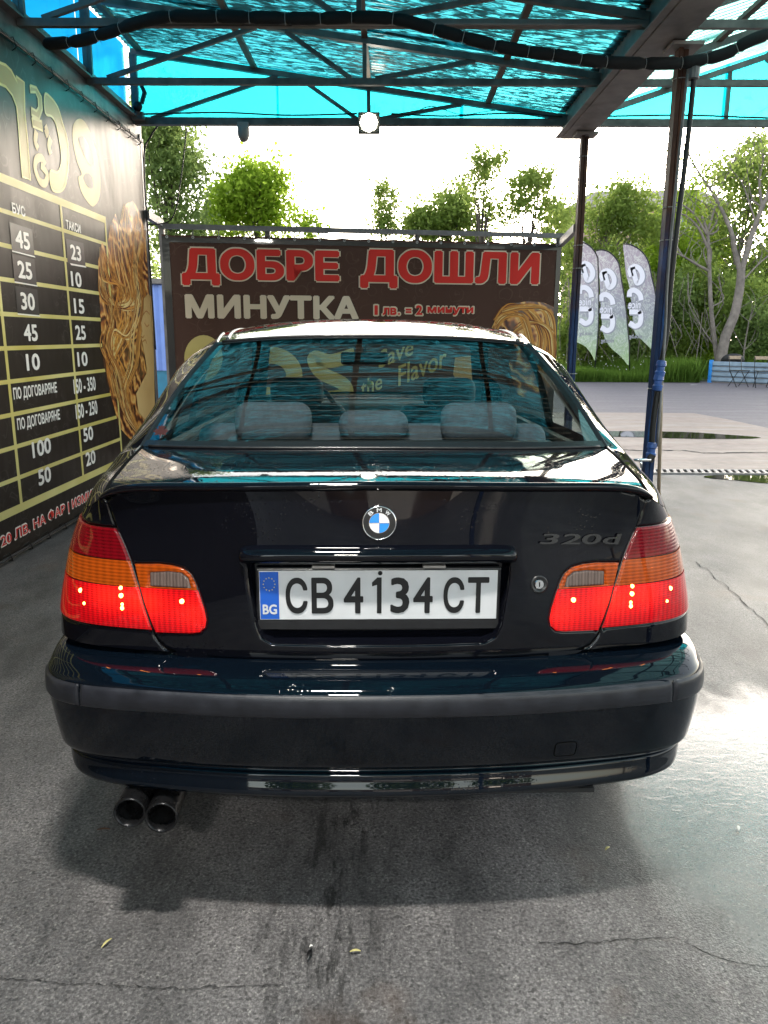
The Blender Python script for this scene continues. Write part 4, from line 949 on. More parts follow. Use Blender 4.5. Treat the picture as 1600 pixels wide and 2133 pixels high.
FL = [  # top curve to tip (pole side), then free edge back up ; base pixel on the ground, letter anchor shift
 ([(330, 160), (420, 190), (500, 260), (555, 350), (572, 450), (582, 900), (578, 1300), (560, 1600), (545, 1820), (470, 1700), (380, 1600), (250, 1530), (240, 1400), (262, 1100), (285, 800), (305, 500)], (510, 2060), (0, 0), 'left of the three feather flags, partly behind the far post'),
 ([(545, 280), (640, 270), (740, 310), (820, 390), (865, 480), (900, 700), (950, 1000), (985, 1350), (1008, 1600), (1003, 1870), (900, 1760), (760, 1640), (690, 1540), (640, 1400), (612, 1100), (595, 700), (570, 400)], (1012, 2060), (298, 100), 'middle feather flag with backwards white lettering on grey-green print'),
 ([(925, 185), (1030, 200), (1140, 260), (1220, 340), (1275, 450), (1320, 650), (1370, 880), (1400, 1150), (1410, 1500), (1400, 1760), (1320, 1660), (1160, 1500), (1075, 1400), (1045, 1100), (1010, 800), (960, 600), (935, 350)], (1490, 1970), (690, 40), 'right feather flag, its edge hidden behind the front canopy post')]
for i, (pts, base, an, lab) in enumerate(FL):
    Yf = 24.6; bp = atY(*z6(*base), Yf); root = empty('feather_flag', lab, 'flag', (bp[0], Yf, 0), 0, 'feather flags on the verge')
    bx = bp[0]
    F_ = ((-bx+bx, 0, 0), (1, 0, 0), (0, 0, 1), (0, -1, 0))
    def fp(x, y): p = atY(*z6(x, y), Yf); return (float(p[0]-bx), float(p[2]))
    q = smooth_path([fp(*p) for p in pts], 3, closed=True)
    poly_on('flag_cloth', [tuple(p) for p in q], F_, M['flag'], root, 0)
    k = next(j for j in range(len(pts)) if pts[j][1] > 1500)
    pole = [fp(*p) for p in pts[:k+1]]; pole = smooth_path(pole, 4)+[np.array([0, .0])]
    MB().tube([(p[0], .0, p[1]) for p in pole], .02, 6).build('pole', M['cable'], root, smooth=True)
    # lettering: big e, c, n with small nice across, web line below
    ax, ay = an
    def fl_path(pp, wd, mat, name, lift):
        e = MB(); ribbon_on(e, smooth_path([fp(x+ax, y+ay) for x, y in pp], 6), wd, F_, lift); e.build(name, mat, root)
    L1 = [(330, 600), (310, 530), (330, 480), (380, 460), (440, 490), (480, 570), (470, 650), (410, 690), (375, 600), (345, 470)]
    L2 = [(300, 880), (310, 810), (360, 790), (410, 810), (450, 860), (465, 930)]
    L3 = [(300, 1090), (430, 1090), (450, 1090), (460, 1180), (440, 1260), (380, 1290), (330, 1260), (300, 1245)]
    for L_ in (L1, L2, L3):
        L_ = [(x+15, y) for x, y in L_]
        fl_path([(x+9, y+9) for x, y in L_], .19, M['flag_shadow'], 'letter_shadow', .004); fl_path(L_, .15, M['flag_white'], 'letter', .008)
    a = fp(300+ax, 1045+ay); b_ = fp(475+ax, 940+ay)
    text_on('small_word', 'nice', F_, (a[0], a[1], b_[0], b_[1]), M['flag_shadow'], root, .010, .06, grow=.02, mirror=True); text_on('small_word', 'nice', F_, (a[0], a[1], b_[0], b_[1]), M['flag_white'], root, .013, .02, mirror=True)
    a = fp(290+ax+20, 1475+ay); b_ = fp(475+ax+20, 1400+ay)
    text_on('web_line', 'nice.bg', F_, (a[0], a[1], b_[0], b_[1]), M['flag_shadow'], root, .010, .03, mirror=True)

# sheet fence, tyre, chairs and table at the right
fe = empty('sheet_fence', 'low blue-edged corrugated sheet fence standing at the edge of the asphalt', 'fence', tuple(atZ(1478, 797)*np.array([1, 1, 0])))
fo = np.array(fe.location); fr_ = atZ(1800, 812); fd = fr_-fo; fd[2] = 0; fl = float(np.linalg.norm(fd)); fd /= fl; fn = np.array([fd[1], -fd[0], 0]); ang = math.atan2(fd[1], fd[0])
fe.rotation_euler = (0, 0, ang)
MB().box((0, 0, .34), (.10, .08, .68)).build('end_post', plain('bright_blue_paint', (.02, .22, .62), .4, var=.2), fe)
sh = plain('blue_grey_sheet', (.20, .27, .35), .4, .3, var=.2, vscale=5)
for k in range(4):
    z0, z1 = .04+k*.155, .04+(k+1)*.155-.018
    V = []
    for i in range(41):
        x = .05+(fl-.05)*i/40
        V += [(x, 0, z0), (x, -.03, z0+.03), (x, -.03, z1-.02), (x, 0, z1)]
    MB().add(V, [(i*4+k2, (i+1)*4+k2, (i+1)*4+k2+1, i*4+k2+1) for i in range(40) for k2 in range(3)]).build('sheet_rib', sh, fe)
MB().box((fl/2, .02, .33), (fl, .02, .62)).build('sheet_back', M['grey_steel'], fe)
ty = empty('tyre', 'old black tyre lying on the grass behind the sheet fence', 'tyre', tuple(atY(1524, 770, 24.6)*np.array([1, 1, 0])))
MB().lathe([(.20, -.10), (.30, -.10), (.335, -.05), (.335, .05), (.30, .10), (.20, .10), (.19, 0), (.20, -.10)], (0, 0, .64), (.15, .5, 1), 28).build('carcass', M['tyre'], ty, smooth=True)
MB().lathe([(.337, -.035), (.342, -.03), (.342, .03), (.337, .035)], (0, 0, .64), (.15, .5, 1), 28).build('tread_band', M['rubber'], ty)
MB().box((0, .1, .27), (.5, .5, .54)).build('support_block', M['bark'], ty)
def chair(px, py, rz, label):
    p = atZ(px, py); e = empty('folding_chair', label, 'chair', (p[0], p[1], .004), rz, 'black folding chairs at the sheet fence')
    for s in (-1, 1):
        MB().beam((s*.19, -.19, 0), (s*.19, .16, .44), .022, .014).build('front_leg', M['cable'], e)
        MB().tube([(s*.17, .20, 0), (s*.17, -.18, .45)], .010, 6).build('rear_leg', M['cable'], e)
        MB().tube([(s*.19, .16, .44), (s*.19, .20, .62), (s*.19, .24, .86)], .010, 6).build('back_post', M['cable'], e)
    MB().box((0, 0, .45), (.40, .38, .018)).build('seat', M['cable'], e)
    MB().box((0, .235, .80), (.40, .016, .09)).build('backrest', M['wood'] if 'wh' not in label else M['cream_print'], e)
chair(1537, 806, .25, 'left black folding chair with pale backrest in front of the sheet fence')
chair(1586, 808, -.2, 'right black folding chair with pale backrest in front of the sheet fence')
tb = empty('folding_table', 'small black folding table cut by the right picture edge', 'table', tuple(atZ(1628, 809)), .1)
MB().box((0, 0, .70), (.65, .60, .025)).build('top', M['cable'], tb)
for s in (-1, 1):
    MB().tube([(-.28, s*.2, 0), (.28, s*.2, .69)], .012, 6).build('leg', M['cable'], tb); MB().tube([(.28, s*.17, 0), (-.28, s*.17, .69)], .012, 6).build('leg', M['cable'], tb)
# wooden stick behind the post
st = atZ(1372, 1034); a = atY(1379, 700, float(st[1]))
sp = empty('wooden_pole', 'thin bare wooden pole standing on the ground behind the front canopy post', 'pole', tuple(st))
MB().tube([(0, 0, 0), (float(a[0]-st[0])*.5+.004, 0, a[2]*.5), (float(a[0]-st[0]), 0, a[2])], .016, 8).build('shaft', M['wood'], sp, smooth=True)
MB().lathe([(.017, 0), (.018, .03), (.017, .03)], (0, 0, 0), (0, 0, 1), 10).build('foot', M['wood'], sp)
# blue shed seen in the gap between price wall and banner
shd = empty('blue_shed', 'light blue sheet shed seen in the gap between price wall and banner', 'shed', (-5.6, 13.2, 0))
pb = plain('periwinkle_sheet', (.16, .26, .62), .45, var=.1, vscale=3); tl_ = plain('teal_painted_panel', (.02, .18, .30), .5, var=.3, vscale=3)
mb = MB()
V = []
for i in range(61):
    x = -1.6+3.6*i/60; V += [(x, -.02*(i % 2), .75), (x, -.02*(i % 2), 2.15)]
mb.add(V, [(2*i, 2*i+2, 2*i+3, 2*i+1) for i in range(60)]); mb.build('upper_panel', pb, shd)
MB().box((.2, .05, .38), (3.6, .06, .76)).build('lower_panel', tl_, shd)
MB().box((.2, 1.0, 2.2), (3.8, 2.2, .08)).build('roof', M['grey_steel'], shd)
MB().box((.2, 1.1, 1.05), (3.6, 2.0, 2.1)).build('body', tl_, shd)
# apartment block far behind the trees
ap = empty('apartment_block', 'pale pink apartment block with grey windows glimpsed through the trees', 'building', (29, 92, 0), -.15)
aw = plain('pink_plaster', (.42, .28, .25), .8, var=.12, vscale=.6); ag = plain('window_glass_far', (.10, .13, .15), .15)
MB().box((0, 5, 7.8), (17, 10, 15.6)).build('wall', aw, ap)
wv_ = MB().box((0, -.06, 0), (1.3, .14, 1.4)); wme = bpy.data.meshes.new('window'); wme.from_pydata(wv_.v, [], wv_.f); wme.materials.append(ag)
bv_ = MB().box((0, -.6, -.9), (2.6, 1.1, .9)); bme = bpy.data.meshes.new('balcony'); bme.from_pydata(bv_.v, [], bv_.f); bme.materials.append(plain('white_balcony', (.6, .57, .55), .7))
for fz in range(5):
    for c in range(6):
        x = -7+c*2.8; o = link_mesh('window', wme, None, ap); o.location = (x, 0, 2.2+fz*3)
        if c in (1, 4): o = link_mesh('balcony', bme, None, ap); o.location = (x, 0, 2.2+fz*3)
MB().add([(-9, -1, 15.6), (9, -1, 15.6), (9, 11, 15.6), (-9, 11, 15.6), (-6, 5, 18.2), (6, 5, 18.2)], [(0, 1, 5, 4), (1, 2, 5), (2, 3, 4, 5), (3, 0, 4), (3, 2, 1, 0)]).build('roof', M['beam_steel'], ap)

# ================================================================== CAR (local frame: x right, y forward from the rear bumper, z up)
car = empty('parked_car', 'wet black four-door saloon seen from behind with glowing red tail lights', 'car', (-.017, 1.5, 0), rad(1.86))
CR = np.array([[math.cos(rad(1.86)), -math.sin(rad(1.86)), 0], [math.sin(rad(1.86)), math.cos(rad(1.86)), 0], [0, 0, 1]]); CO = np.array([-.017, 1.5, 0])
camL = CR.T @ (CAM-CO)
def rayL(px, py): return CR.T @ ray(px, py)
def carY(px, py, yl): d = rayL(px, py); return camL+d*((yl-camL[1])/d[1])
def projL(p):
    v = (CR @ np.asarray(p, float).T).T+CO-CAM; z = v@_f; return np.stack([CX+F_PX*(v@_R)/z, CY-F_PX*(v@_U)/z], -1)
def spline_w(kn, q):
    """rows of weights of a natural cubic spline through knots kn at positions q"""
    n = len(kn); h = np.diff(kn); A = np.zeros((n, n)); B = np.zeros((n, n)); A[0, 0] = A[-1, -1] = 1
    for i in range(1, n-1):
        A[i, i-1] = h[i-1]; A[i, i] = 2*(h[i-1]+h[i]); A[i, i+1] = h[i]
        B[i, i-1] = 6/h[i-1]; B[i, i] = -6/h[i-1]-6/h[i]; B[i, i+1] = 6/h[i]
    Mx = np.linalg.solve(A, B); q = np.atleast_1d(q); I = np.eye(n)
    k = np.clip(np.searchsorted(kn, q, side='right')-1, 0, n-2); hh = h[k]; a = (kn[k+1]-q)/hh; b = (q-kn[k])/hh
    return a[:, None]*I[k]+b[:, None]*I[k+1]+(((a**3-a)[:, None]*Mx[k]+(b**3-b)[:, None]*Mx[k+1])*(hh**2)[:, None]/6)
PLX = np.array([0, .25, .5, .72, .84, .92, .965, .985, 1.0, 1.03, 1.07, 1.09, 1.10, 1.09, 1.06, 1.0, .90, .60, 0])
PLY = np.array([0, .005, .023, .053, .080, .118, .17, .24, .40, .60, .90, 1.4, 2.0, 2.7, 3.3, 3.75, 4.1, 4.26, 4.30])
TOP = np.array([(0, .10, 1.023), (.19, .103, 1.021), (.38, .118, 1.017), (.54, .142, 1.010), (.612, .170, .985), (.660, .225, .955), (.690, .29, .945), (.706, .36, .942), (.725, .50, .946), (.742, .66, .948), (.765, .95, .945), (.785, 1.4, .94), (.79, 2.0, .93), (.78, 2.7, .91), (.76, 3.3, .88), (.72, 3.75, .83), (.64, 4.08, .76), (.44, 4.22, .72), (0, 4.28, .70)])
NC = len(PLX); KC = np.arange(NC, dtype=float)
ZW = ([.2, .645, .70, .76, .82, .87, .90, 1.05], [.77, .782, .776, .766, .750, .736, .729, .729])
ZC_ = ([.2, .645, .70, .80, .90, 1.05], [.08, .075, .07, .078, .088, .10])
def zbot(y): # lower edge of the side, with wheel arches
    if y < .5: return .645
    for yc in (1.0, 3.72):
        if abs(y-yc) < .40: return .30+math.sqrt(max(0, .40**2-(y-yc)**2))*.93
    return .30 if y > .62 else .5
fr_rows = [0, .25, .5, .78, 1.0]
def body_ctrl():
    out = np.zeros((len(fr_rows), NC, 3))
    for j in range(NC):
        zt = TOP[j][2]; zb = zbot(PLY[j])
        for i, f in enumerate(fr_rows):
            if i == len(fr_rows)-1: out[i, j] = TOP[j]; continue
            z = zb+(zt-zb)*f; W_ = np.interp(z, *ZW); out[i, j] = (W_*PLX[j], PLY[j]+np.interp(z, *ZC_), z)
            if j >= 9: out[i, j, 0] = max(out[i, j, 0], TOP[j][0]+.03*(1-f)) if j < 17 else out[i, j, 0]
    return out
BC_ = body_ctrl()
# mirrored control net so that the centre is smooth
full = np.concatenate([BC_[:, :0:-1]*np.array([-1, 1, 1]), BC_], 1); KF = np.arange(-(NC-1), NC, dtype=float); KR = np.array(fr_rows)
def S(s, v):
    s = np.atleast_1d(s).astype(float); v = np.atleast_1d(v).astype(float)
    return np.einsum('ki,kj,ijc->kc', spline_w(KR, v), spline_w(KF, s), full)
# metric side parameter a <-> s
_ss = np.linspace(-9, 9, 721); _P = S(_ss, np.full(721, .5)); _a = np.concatenate([[0], np.cumsum(np.linalg.norm(np.diff(_P, axis=0), axis=1))]); _a -= _a[360]
def Saz(a, z):
    a = np.atleast_1d(a); z = np.atleast_1d(z); s = np.interp(a, _a, _ss); v = (z-.645)/.33
    for _ in range(7):
        p = S(s, v); q = S(s, v+.01); v = np.clip(v-(p[:, 2]-z)/((q[:, 2]-p[:, 2])/.01), -.05, 1.02)
    return S(s, v), s, v
def px_az(px, py):
    a, z = (px-781)/900., .8
    for _ in range(25):
        P = Saz([a, a+.002, a], [z, z, z+.002])[0]; q = projL(P); e = np.array([px, py])-q[0]
        J = np.array([(q[1]-q[0])/.002, (q[2]-q[0])/.002]).T
        st = np.clip(np.linalg.solve(J, e), -.05, .05)*.8; a += st[0]; z += st[1]; a = max(-1.0, min(1.0, a)); z = max(.6, min(1.03, z))
    return np.array([a, z])
def dens(pts, step=.012, closed=True):
    out = []; n = len(pts)
    for i in range(n if closed else n-1):
        p, q = np.asarray(pts[i]), np.asarray(pts[(i+1) % n]); k = max(1, int(np.ceil(np.linalg.norm(q-p)/step)))
        out += [p+(q-p)*t/k for t in range(k)]
    if not closed: out.append(np.asarray(pts[-1]))
    return out
def inside(P, poly):
    x, y = P[:, 0], P[:, 1]; r_ = np.zeros(len(P), bool); n = len(poly)
    for i in range(n):
        a, b = poly[i], poly[(i+1) % n]
        c = ((a[1] > y) != (b[1] > y)); xx = (b[0]-a[0])*(y-a[1])/((b[1]-a[1]) if b[1] != a[1] else 1e-12)+a[0]
        r_ ^= c & (x < xx)
    return r_
def dist_to(P, segs):
    d = np.full(len(P), 9.0)
    for a, b in segs:
        ab = b-a; t = np.clip(((P-a)@ab)/max(1e-12, ab@ab), 0, 1); d = np.minimum(d, np.linalg.norm(P-(a+t[:, None]*ab), axis=1))
    return d
def offset_in(poly, d):
    n = len(poly); out = []; area = sum(poly[i][0]*poly[(i+1) % n][1]-poly[(i+1) % n][0]*poly[i][1] for i in range(n)); sg = 1 if area > 0 else -1
    for i in range(n):
        e = np.asarray(poly[(i+1) % n])-np.asarray(poly[i-1]); e = e/(np.linalg.norm(e)+1e-12); out.append(np.asarray(poly[i])+sg*np.array([-e[1], e[0]])*d)
    return out
def patch(name, poly, mat, parent, holes=(), height=.0, drop=.006, rnd=.006, gap=.0018, step=.022, flat=None, surf=None):
    """piece of bodywork cut along poly in the (a, z) map of the rear surface, with rounded-over edges"""
    surf = surf or (lambda a, z: Saz(a, z)[0])
    bnd = dens(offset_in(dens(poly), gap)); hb = [dens(h) for h in holes]
    segs = []
    for B_ in [bnd]+hb:
        for i in range(len(B_)):
            a, b = B_[i], B_[(i+1) % len(B_)]
            if flat and flat((a+b)/2): continue
            segs.append((a, b))
    pts = []; edges = []
    for B_ in [bnd]+hb:
        n0 = len(pts); pts += [tuple(p) for p in B_]; edges += [(n0+i, n0+(i+1) % len(B_)) for i in range(len(B_))]
    for d in (rnd*.35, rnd*.8, rnd*1.4):
        for B_, sg in [(bnd, 1)]+[(h, -1) for h in hb]:
            pts += [tuple(p) for p in offset_in(B_, d*sg)]
    A = np.array(bnd); lo, hi = A.min(0), A.max(0)
    gx, gy = np.meshgrid(np.arange(lo[0], hi[0], step), np.arange(lo[1], hi[1], step)); G_ = np.stack([gx.ravel(), gy.ravel()], 1)
    dG = dist_to(G_, segs) if segs else np.full(len(G_), 1.0); G_ = G_[inside(G_, bnd) & (dG > rnd*1.8)]
    pts += [tuple(p) for p in G_]
    v2, _, fc, *_r2 = geometry.delaunay_2d_cdt([Vector(p) for p in pts], edges, [], 0, 1e-6)
    V2 = np.array([tuple(v) for v in v2]); cen = np.array([V2[list(f)].mean(0) for f in fc]); ok = inside(cen, bnd)
    for h in hb: ok &= ~inside(cen, h)
    fs = [tuple(f) for f, k in zip(fc, ok) if k]
    used = sorted({i for f in fs for i in f}); mp = {u_: i for i, u_ in enumerate(used)}; V2 = V2[used]; fs = [tuple(mp[i] for i in f) for f in fs]
    def disp(Q):
        P = surf(Q[:, 0], Q[:, 1]); h = .0015
        Pa = surf(Q[:, 0]+h, Q[:, 1]); Pz = surf(Q[:, 0], Q[:, 1]-h); nn = np.cross(Pa-P, P-Pz); nn /= np.linalg.norm(nn, axis=1)[:, None]+1e-12
        d = dist_to(Q, segs) if segs else np.full(len(Q), 1.0); t = np.clip(d/rnd, 0, 1); off = height-drop*(1-np.sqrt(np.maximum(0, 1-(1-t)**2)))
        return P+nn*off[:, None], nn
    P, nn = disp(V2); e = .0006; Pa, _ = disp(V2+np.array([e, 0])); Pz, _ = disp(V2+np.array([0, e])); Pb, _ = disp(V2-np.array([e, 0])); Py, _ = disp(V2-np.array([0, e]))
    N_ = np.cross(Pa-Pb, Pz-Py); N_ /= np.linalg.norm(N_, axis=1)[:, None]+1e-12; sgn = np.sign((N_*nn).sum(1)); sgn[sgn == 0] = 1; N_ *= sgn[:, None]
    f2 = []
    for f in fs:
        c = np.cross(P[f[1]]-P[f[0]], P[f[2]]-P[f[0]]); f2.append(f if np.dot(c, nn[f[0]]) > 0 else f[::-1])
    me = bpy.data.meshes.new(name); me.from_pydata(P.tolist(), [], f2); me.update(); me.polygons.foreach_set('use_smooth', [True]*len(f2))
    me.normals_split_custom_set_from_vertices([tuple(q) for q in N_])
    return link_mesh(name, me, mat, parent)
mir = lambda poly: [np.array([-p[0], p[1]]) for p in poly][::-1]
# --- outlines measured on the left half
pz = lambda lst: [px_az(*p) for p in lst]
A9 = _a[0]+.02; a_out = -(abs(np.interp(-7.6, _ss, _a)))
gap_top = px_az(221, 1042); gap_mid = pz([(230, 1070), (240, 1098), (255, 1133), (272, 1170), (295, 1240), (317, 1313)])
low_curve = pz([(324, 1330), (342, 1350), (372, 1364), (430, 1371)])
zL = {'top': px_az(240, 1100)[1], 'd': px_az(272, 1168)[1], 'a': px_az(287, 1223)[1], 'b': px_az(317, 1313)[1]}
a_at = lambda z: float(np.interp(z, [gap_mid[k][1] for k in (5, 4, 3, 2, 1)], [gap_mid[k][0] for k in (5, 4, 3, 2, 1)]))
zb_out, zt_out = zL['b']+.006, zL['top']-.004
outer = [np.array([a_at(zL['top']), zL['top']]), np.array([a_at(zL['d']), zL['d']]), np.array([a_at(zL['a']), zL['a']]), np.array([a_at(zL['b']), zL['b']]), np.array([a_out-.03, zb_out]), np.array([a_out-.02, zt_out])]
def band(z0, z1):  # strip of the outer lamp between two heights
    return [np.array([a_at(z1), z1]), np.array([a_at(z0), z0]), np.array([a_out-.025, z0+.003]), np.array([a_out-.022, z1-.002])]
inner_px = [(280, 1174), (330, 1174), (358, 1177), (382, 1184), (397, 1196), (406, 1213), (416, 1240), (425, 1268), (430, 1292), (427, 1308), (416, 1318), (400, 1320), (324, 1318)]
inner = pz(inner_px)
z_in = px_az(350, 1226)[1]
top_px = []
plate_hole = pz([(514, 1172), (518, 1215), (526, 1262), (533, 1305), (545, 1330), (568, 1342), (700, 1345), (788, 1346)])
# trunk rear face
Ttop = lambda a: float(np.interp(a, [-1, -.62, -.55, -.38, -.19, 0], [.98, .985, 1.010, 1.017, 1.021, 1.023]))
half = [gap_top]+gap_mid+low_curve+pz([(520, 1376), (650, 1379)])+[px_az(781, 1380)]
half[-1][0] = 0
topl = [np.array([a, Ttop(a)-.001]) for a in (-.0, -.1, -.19, -.28, -.38, -.46, -.53, -.58)]; topl[0] = np.array([0., 1.0225])
trunk_poly = half[:-1]+[half[-1]]+[np.array([-p[0], p[1]]) for p in half[:-1][::-1]]+[np.array([-p[0], p[1]]) for p in topl[:0:-1]]+topl
hole_l = plate_hole[:-1]; hole = hole_l+[np.array([-p[0], p[1]]) for p in hole_l[::-1]]
flat_top = lambda p: p[1] > Ttop(-abs(p[0]))-.004
trunk = patch('boot_lid', trunk_poly, M['paint'], car, holes=[hole, inner, mir(inner)], flat=lambda p: flat_top(p) and abs(p[0]) < .60)
# base shell under the gaps: same surface, sunk 7 mm, cut away behind the number plate
rear_all = [np.array([-A9*-1*-1, .646])]
aE = float(abs(np.interp(-8.9, _ss, _a)))
def rect_poly(a0, a1): return [np.array([a0, .648]), np.array([a1, .648]), np.array([a1, .94])]+[np.array([a, z]) for a, z in ((.86, .944), (.74, .944), (.66, .965), (.60, .985), (.55, 1.008), (.38, 1.015), (0, 1.020), (-.38, 1.015), (-.55, 1.008), (-.60, .985), (-.66, .965), (-.74, .944), (-.86, .944))]+[np.array([a0, .94])]
patch('shell', rect_poly(-aE, aE), M['gap'], car, holes=[offset_in(hole, -.004)], height=-.0075, drop=0.0, gap=0, step=.03)
# quarter panels
TT = [(.612, .985), (.66, .957), (.70, .9455), (.76, .942), (.86, .9435), (aE, .945)]
aTop = [np.interp(s_, _ss, _a) for s_ in (4, 5, 6, 7, 8, 8.9)]; zTop = [.9845, .9545, .9445, .9415, .9455, .9475]
qp = [np.array([-aTop[0], zTop[0]])]+[np.array([-a, z]) for a, z in zip(aTop[1:], zTop[1:])]+[np.array([-aE, .648]), np.array([-.9, .647])]+[np.array([low_curve[-1][0], .647])]+low_curve[::-1]+gap_mid[::-1]+[gap_top]
flatq = lambda p: abs(p[0]) > aE-.004 or (abs(p[0]) > .63 and p[1] > .935) or p[1] < .650
olite = offset_in(outer, -.002)
for sgn in (1, -1):
    f_ = (lambda q: q) if sgn == 1 else mir
    q_ = patch('quarter_panel', f_(qp), M['paint'], car, holes=[f_(olite)], flat=flatq)
# lamps
for sgn in (1, -1):
    f_ = (lambda q: q) if sgn == 1 else mir
    lt = patch('tail_light', f_(outer), M['trim'], car, height=-.003, gap=0.0)
    for nm, z0, z1, mt_ in (('brake_lens', zL['d'], zL['top'], 'lens_dark'), ('indicator_lens', zL['a'], zL['d'], 'lens_amber'), ('tail_lens', zL['b'], zL['a'], 'lens_red')):
        patch(nm, f_(band(z0, z1)), M[mt_], lt, height=.003, drop=.005, rnd=.004, gap=.0006, flat=(lambda p, z0=z0, z1=z1: (z0 > zL['b']+.01 and abs(p[1]-z0) < .004) or (z1 < zL['top']-.01 and abs(p[1]-z1) < .004)), step=.018)
    li = patch('boot_light', f_(inner), M['trim'], trunk, height=-.003, gap=0.0)
    upper = [p for p in inner if p[1] > z_in]; lower = [p for p in inner if p[1] <= z_in]
    xl = float(np.interp(z_in, [inner[-1][1], inner[0][1]], [inner[-1][0], inner[0][0]])); i2 = next(k for k, p in enumerate(inner) if p[1] <= z_in)
    xr_ = lerp(inner[i2-1][0], inner[i2][0], (z_in-inner[i2-1][1])/(inner[i2][1]-inner[i2-1][1]))
    up = inner[:i2]+[np.array([xr_, z_in]), np.array([xl, z_in])]; lw = [np.array([xr_, z_in])]+inner[i2:]+[np.array([xl, z_in])]
    cw = pz([(312, 1192), (350, 1190), (378, 1193), (392, 1204), (398, 1224), (312, 1223)]); cw[-1][1] = cw[-2][1] = z_in+.003
    patch('indicator_lens', f_(up), M['lens_amber'], li, holes=[f_(cw)], height=.003, drop=.005, rnd=.004, gap=.0006, flat=lambda p: abs(p[1]-z_in) < .005 or any(np.linalg.norm(p-c) < .03 for c in f_(cw)) and False)
    patch('reversing_lens', f_(cw), M['lens_clear'], li, height=.001, drop=.003, rnd=.003, gap=.0004)
    patch('fog_lens', f_(lw), M['lens_red'], li, height=.003, drop=.005, rnd=.004, gap=.0006, flat=lambda p: abs(p[1]-z_in) < .003)
    # bulb glints behind the red lens
    for (px, py, r_) in ((170, 1229, .006), (253, 1224, .005), (254, 1240, .006), (256, 1258, .004), (256, 1266, .005), (177, 1256, .004), (380, 1252, .006)):
        c = Saz(*[np.array([k]) for k in px_az(px, py)])[0][0]*np.array([sgn, 1, 1])
        MB().lathe([(0, -.0046), (r_*.6, -.0042), (r_, -.003)], c, (0, 1, 0), 10).build('bulb', M['bulb'], lt if px < 300 else li)
# side and front body grid beyond the rear map
def grid_obj(name, P, mat, parent, flip=False, smooth=True):
    nu, nv = P.shape[:2]; idx = lambda i, j: i*nv+j
    Fc = [(idx(i, j), idx(i+1, j), idx(i+1, j+1), idx(i, j+1)) for i in range(nu-1) for j in range(nv-1)]
    if flip: Fc = [f[::-1] for f in Fc]
    return MB().add(P.reshape(-1, 3), Fc).build(name, mat, parent, smooth=smooth)
sv = np.linspace(8.85, 18, 80); vv = np.linspace(0, 1, 14)
for sg in (1, -1):
    P = np.stack([S(sg*sv, np.full(len(sv), v)) for v in vv], 1); grid_obj('side_panel', P, M['paint'], car, flip=sg < 0)
# --- upper body: curves running forward, skinned across
JK = np.array([4, 5, 6, 7, 8, 9, 10, 11, 12, 13, 14, 15, 16.])
cen = [(0, .10, 1.023), (0, .20, 1.033), (0, .31, 1.041), (0, .42, 1.046), (0, .525, 1.044), (0, .80, 1.196), (0, 1.12, 1.334), (0, 1.50, 1.388), (0, 1.95, 1.405), (0, 2.42, 1.378), (0, 3.12, 1.00), (0, 3.70, .93), (0, 4.15, .80)]
in1 = [(.36, .115, 1.018), (.365, .21, 1.029), (.37, .32, 1.036), (.375, .43, 1.041), (.375, .545, 1.041), (.345, .81, 1.192), (.31, 1.125, 1.328), (.33, 1.50, 1.376), (.34, 1.95, 1.393), (.33, 2.38, 1.366), (.38, 3.07, .997), (.38, 3.66, .925), (.36, 4.12, .79)]
Bc = [(.605, .166, .990), (.612, .24, 1.006), (.620, .33, 1.015), (.629, .45, 1.026), (.642, .620, 1.036), (.592, .865, 1.176), (.520, 1.14, 1.311), (.555, 1.50, 1.346), (.565, 1.95, 1.356), (.530, 2.32, 1.332), (.645, 2.95, .99), (.65, 3.55, .905), (.60, 4.02, .77)]
Bm = [(.609, .168, .9875), (.640, .235, .990), (.662, .31, .995), (.680, .42, 1.000), (.706, .60, 1.010), (.690, .88, 1.090), (.655, 1.15, 1.215), (.680, 1.50, 1.215), (.690, 1.95, 1.215), (.680, 2.45, 1.17), (.740, 3.0, .955), (.725, 3.65, .875), (.65, 4.05, .765)]
Ec = [tuple(TOP[int(k)]) for k in JK]
SEG = [(0, 4), (4, 6), (6, 9), (9, 10), (10, 12)]; ND = 12
def run(curve, whole=False):
    c = np.array(curve, float); out = []
    if whole:
        q = np.linspace(JK[0], JK[-1], 12*ND+1); return spline_w(KC, q) @ TOP
    for a, b in SEG:
        kn = np.arange(a, b+1, dtype=float)
        q = np.linspace(a, b, (b-a)*ND+1)
        W_ = spline_w(kn, q) if b-a > 1 else np.stack([b-q, q-a], 1)
        out.append((W_ @ c[a:b+1])[(0 if not out else 1):])
    return np.concatenate(out)
cC, cI, cB, cM, cE = run(cen), run(in1), run(Bc), run(Bm), run(Ec, True)
cM[ND*4:ND*9, 0] += .012*np.sin(np.linspace(0, math.pi, 5*ND))
mx_ = np.array([-1, 1, 1]); net = np.stack([cB*mx_, cI*mx_, cC, cI, cB], 1)
qx = np.linspace(-2, 2, 49); Wt = spline_w(np.array([-2, -1, 0, 1, 2.]), qx)
top = np.einsum('ki,jic->jkc', Wt, net)                         # [j dense, across]
grid_obj('boot_deck', top[0:4*ND+1], M['paint_wet'], trunk, flip=False)
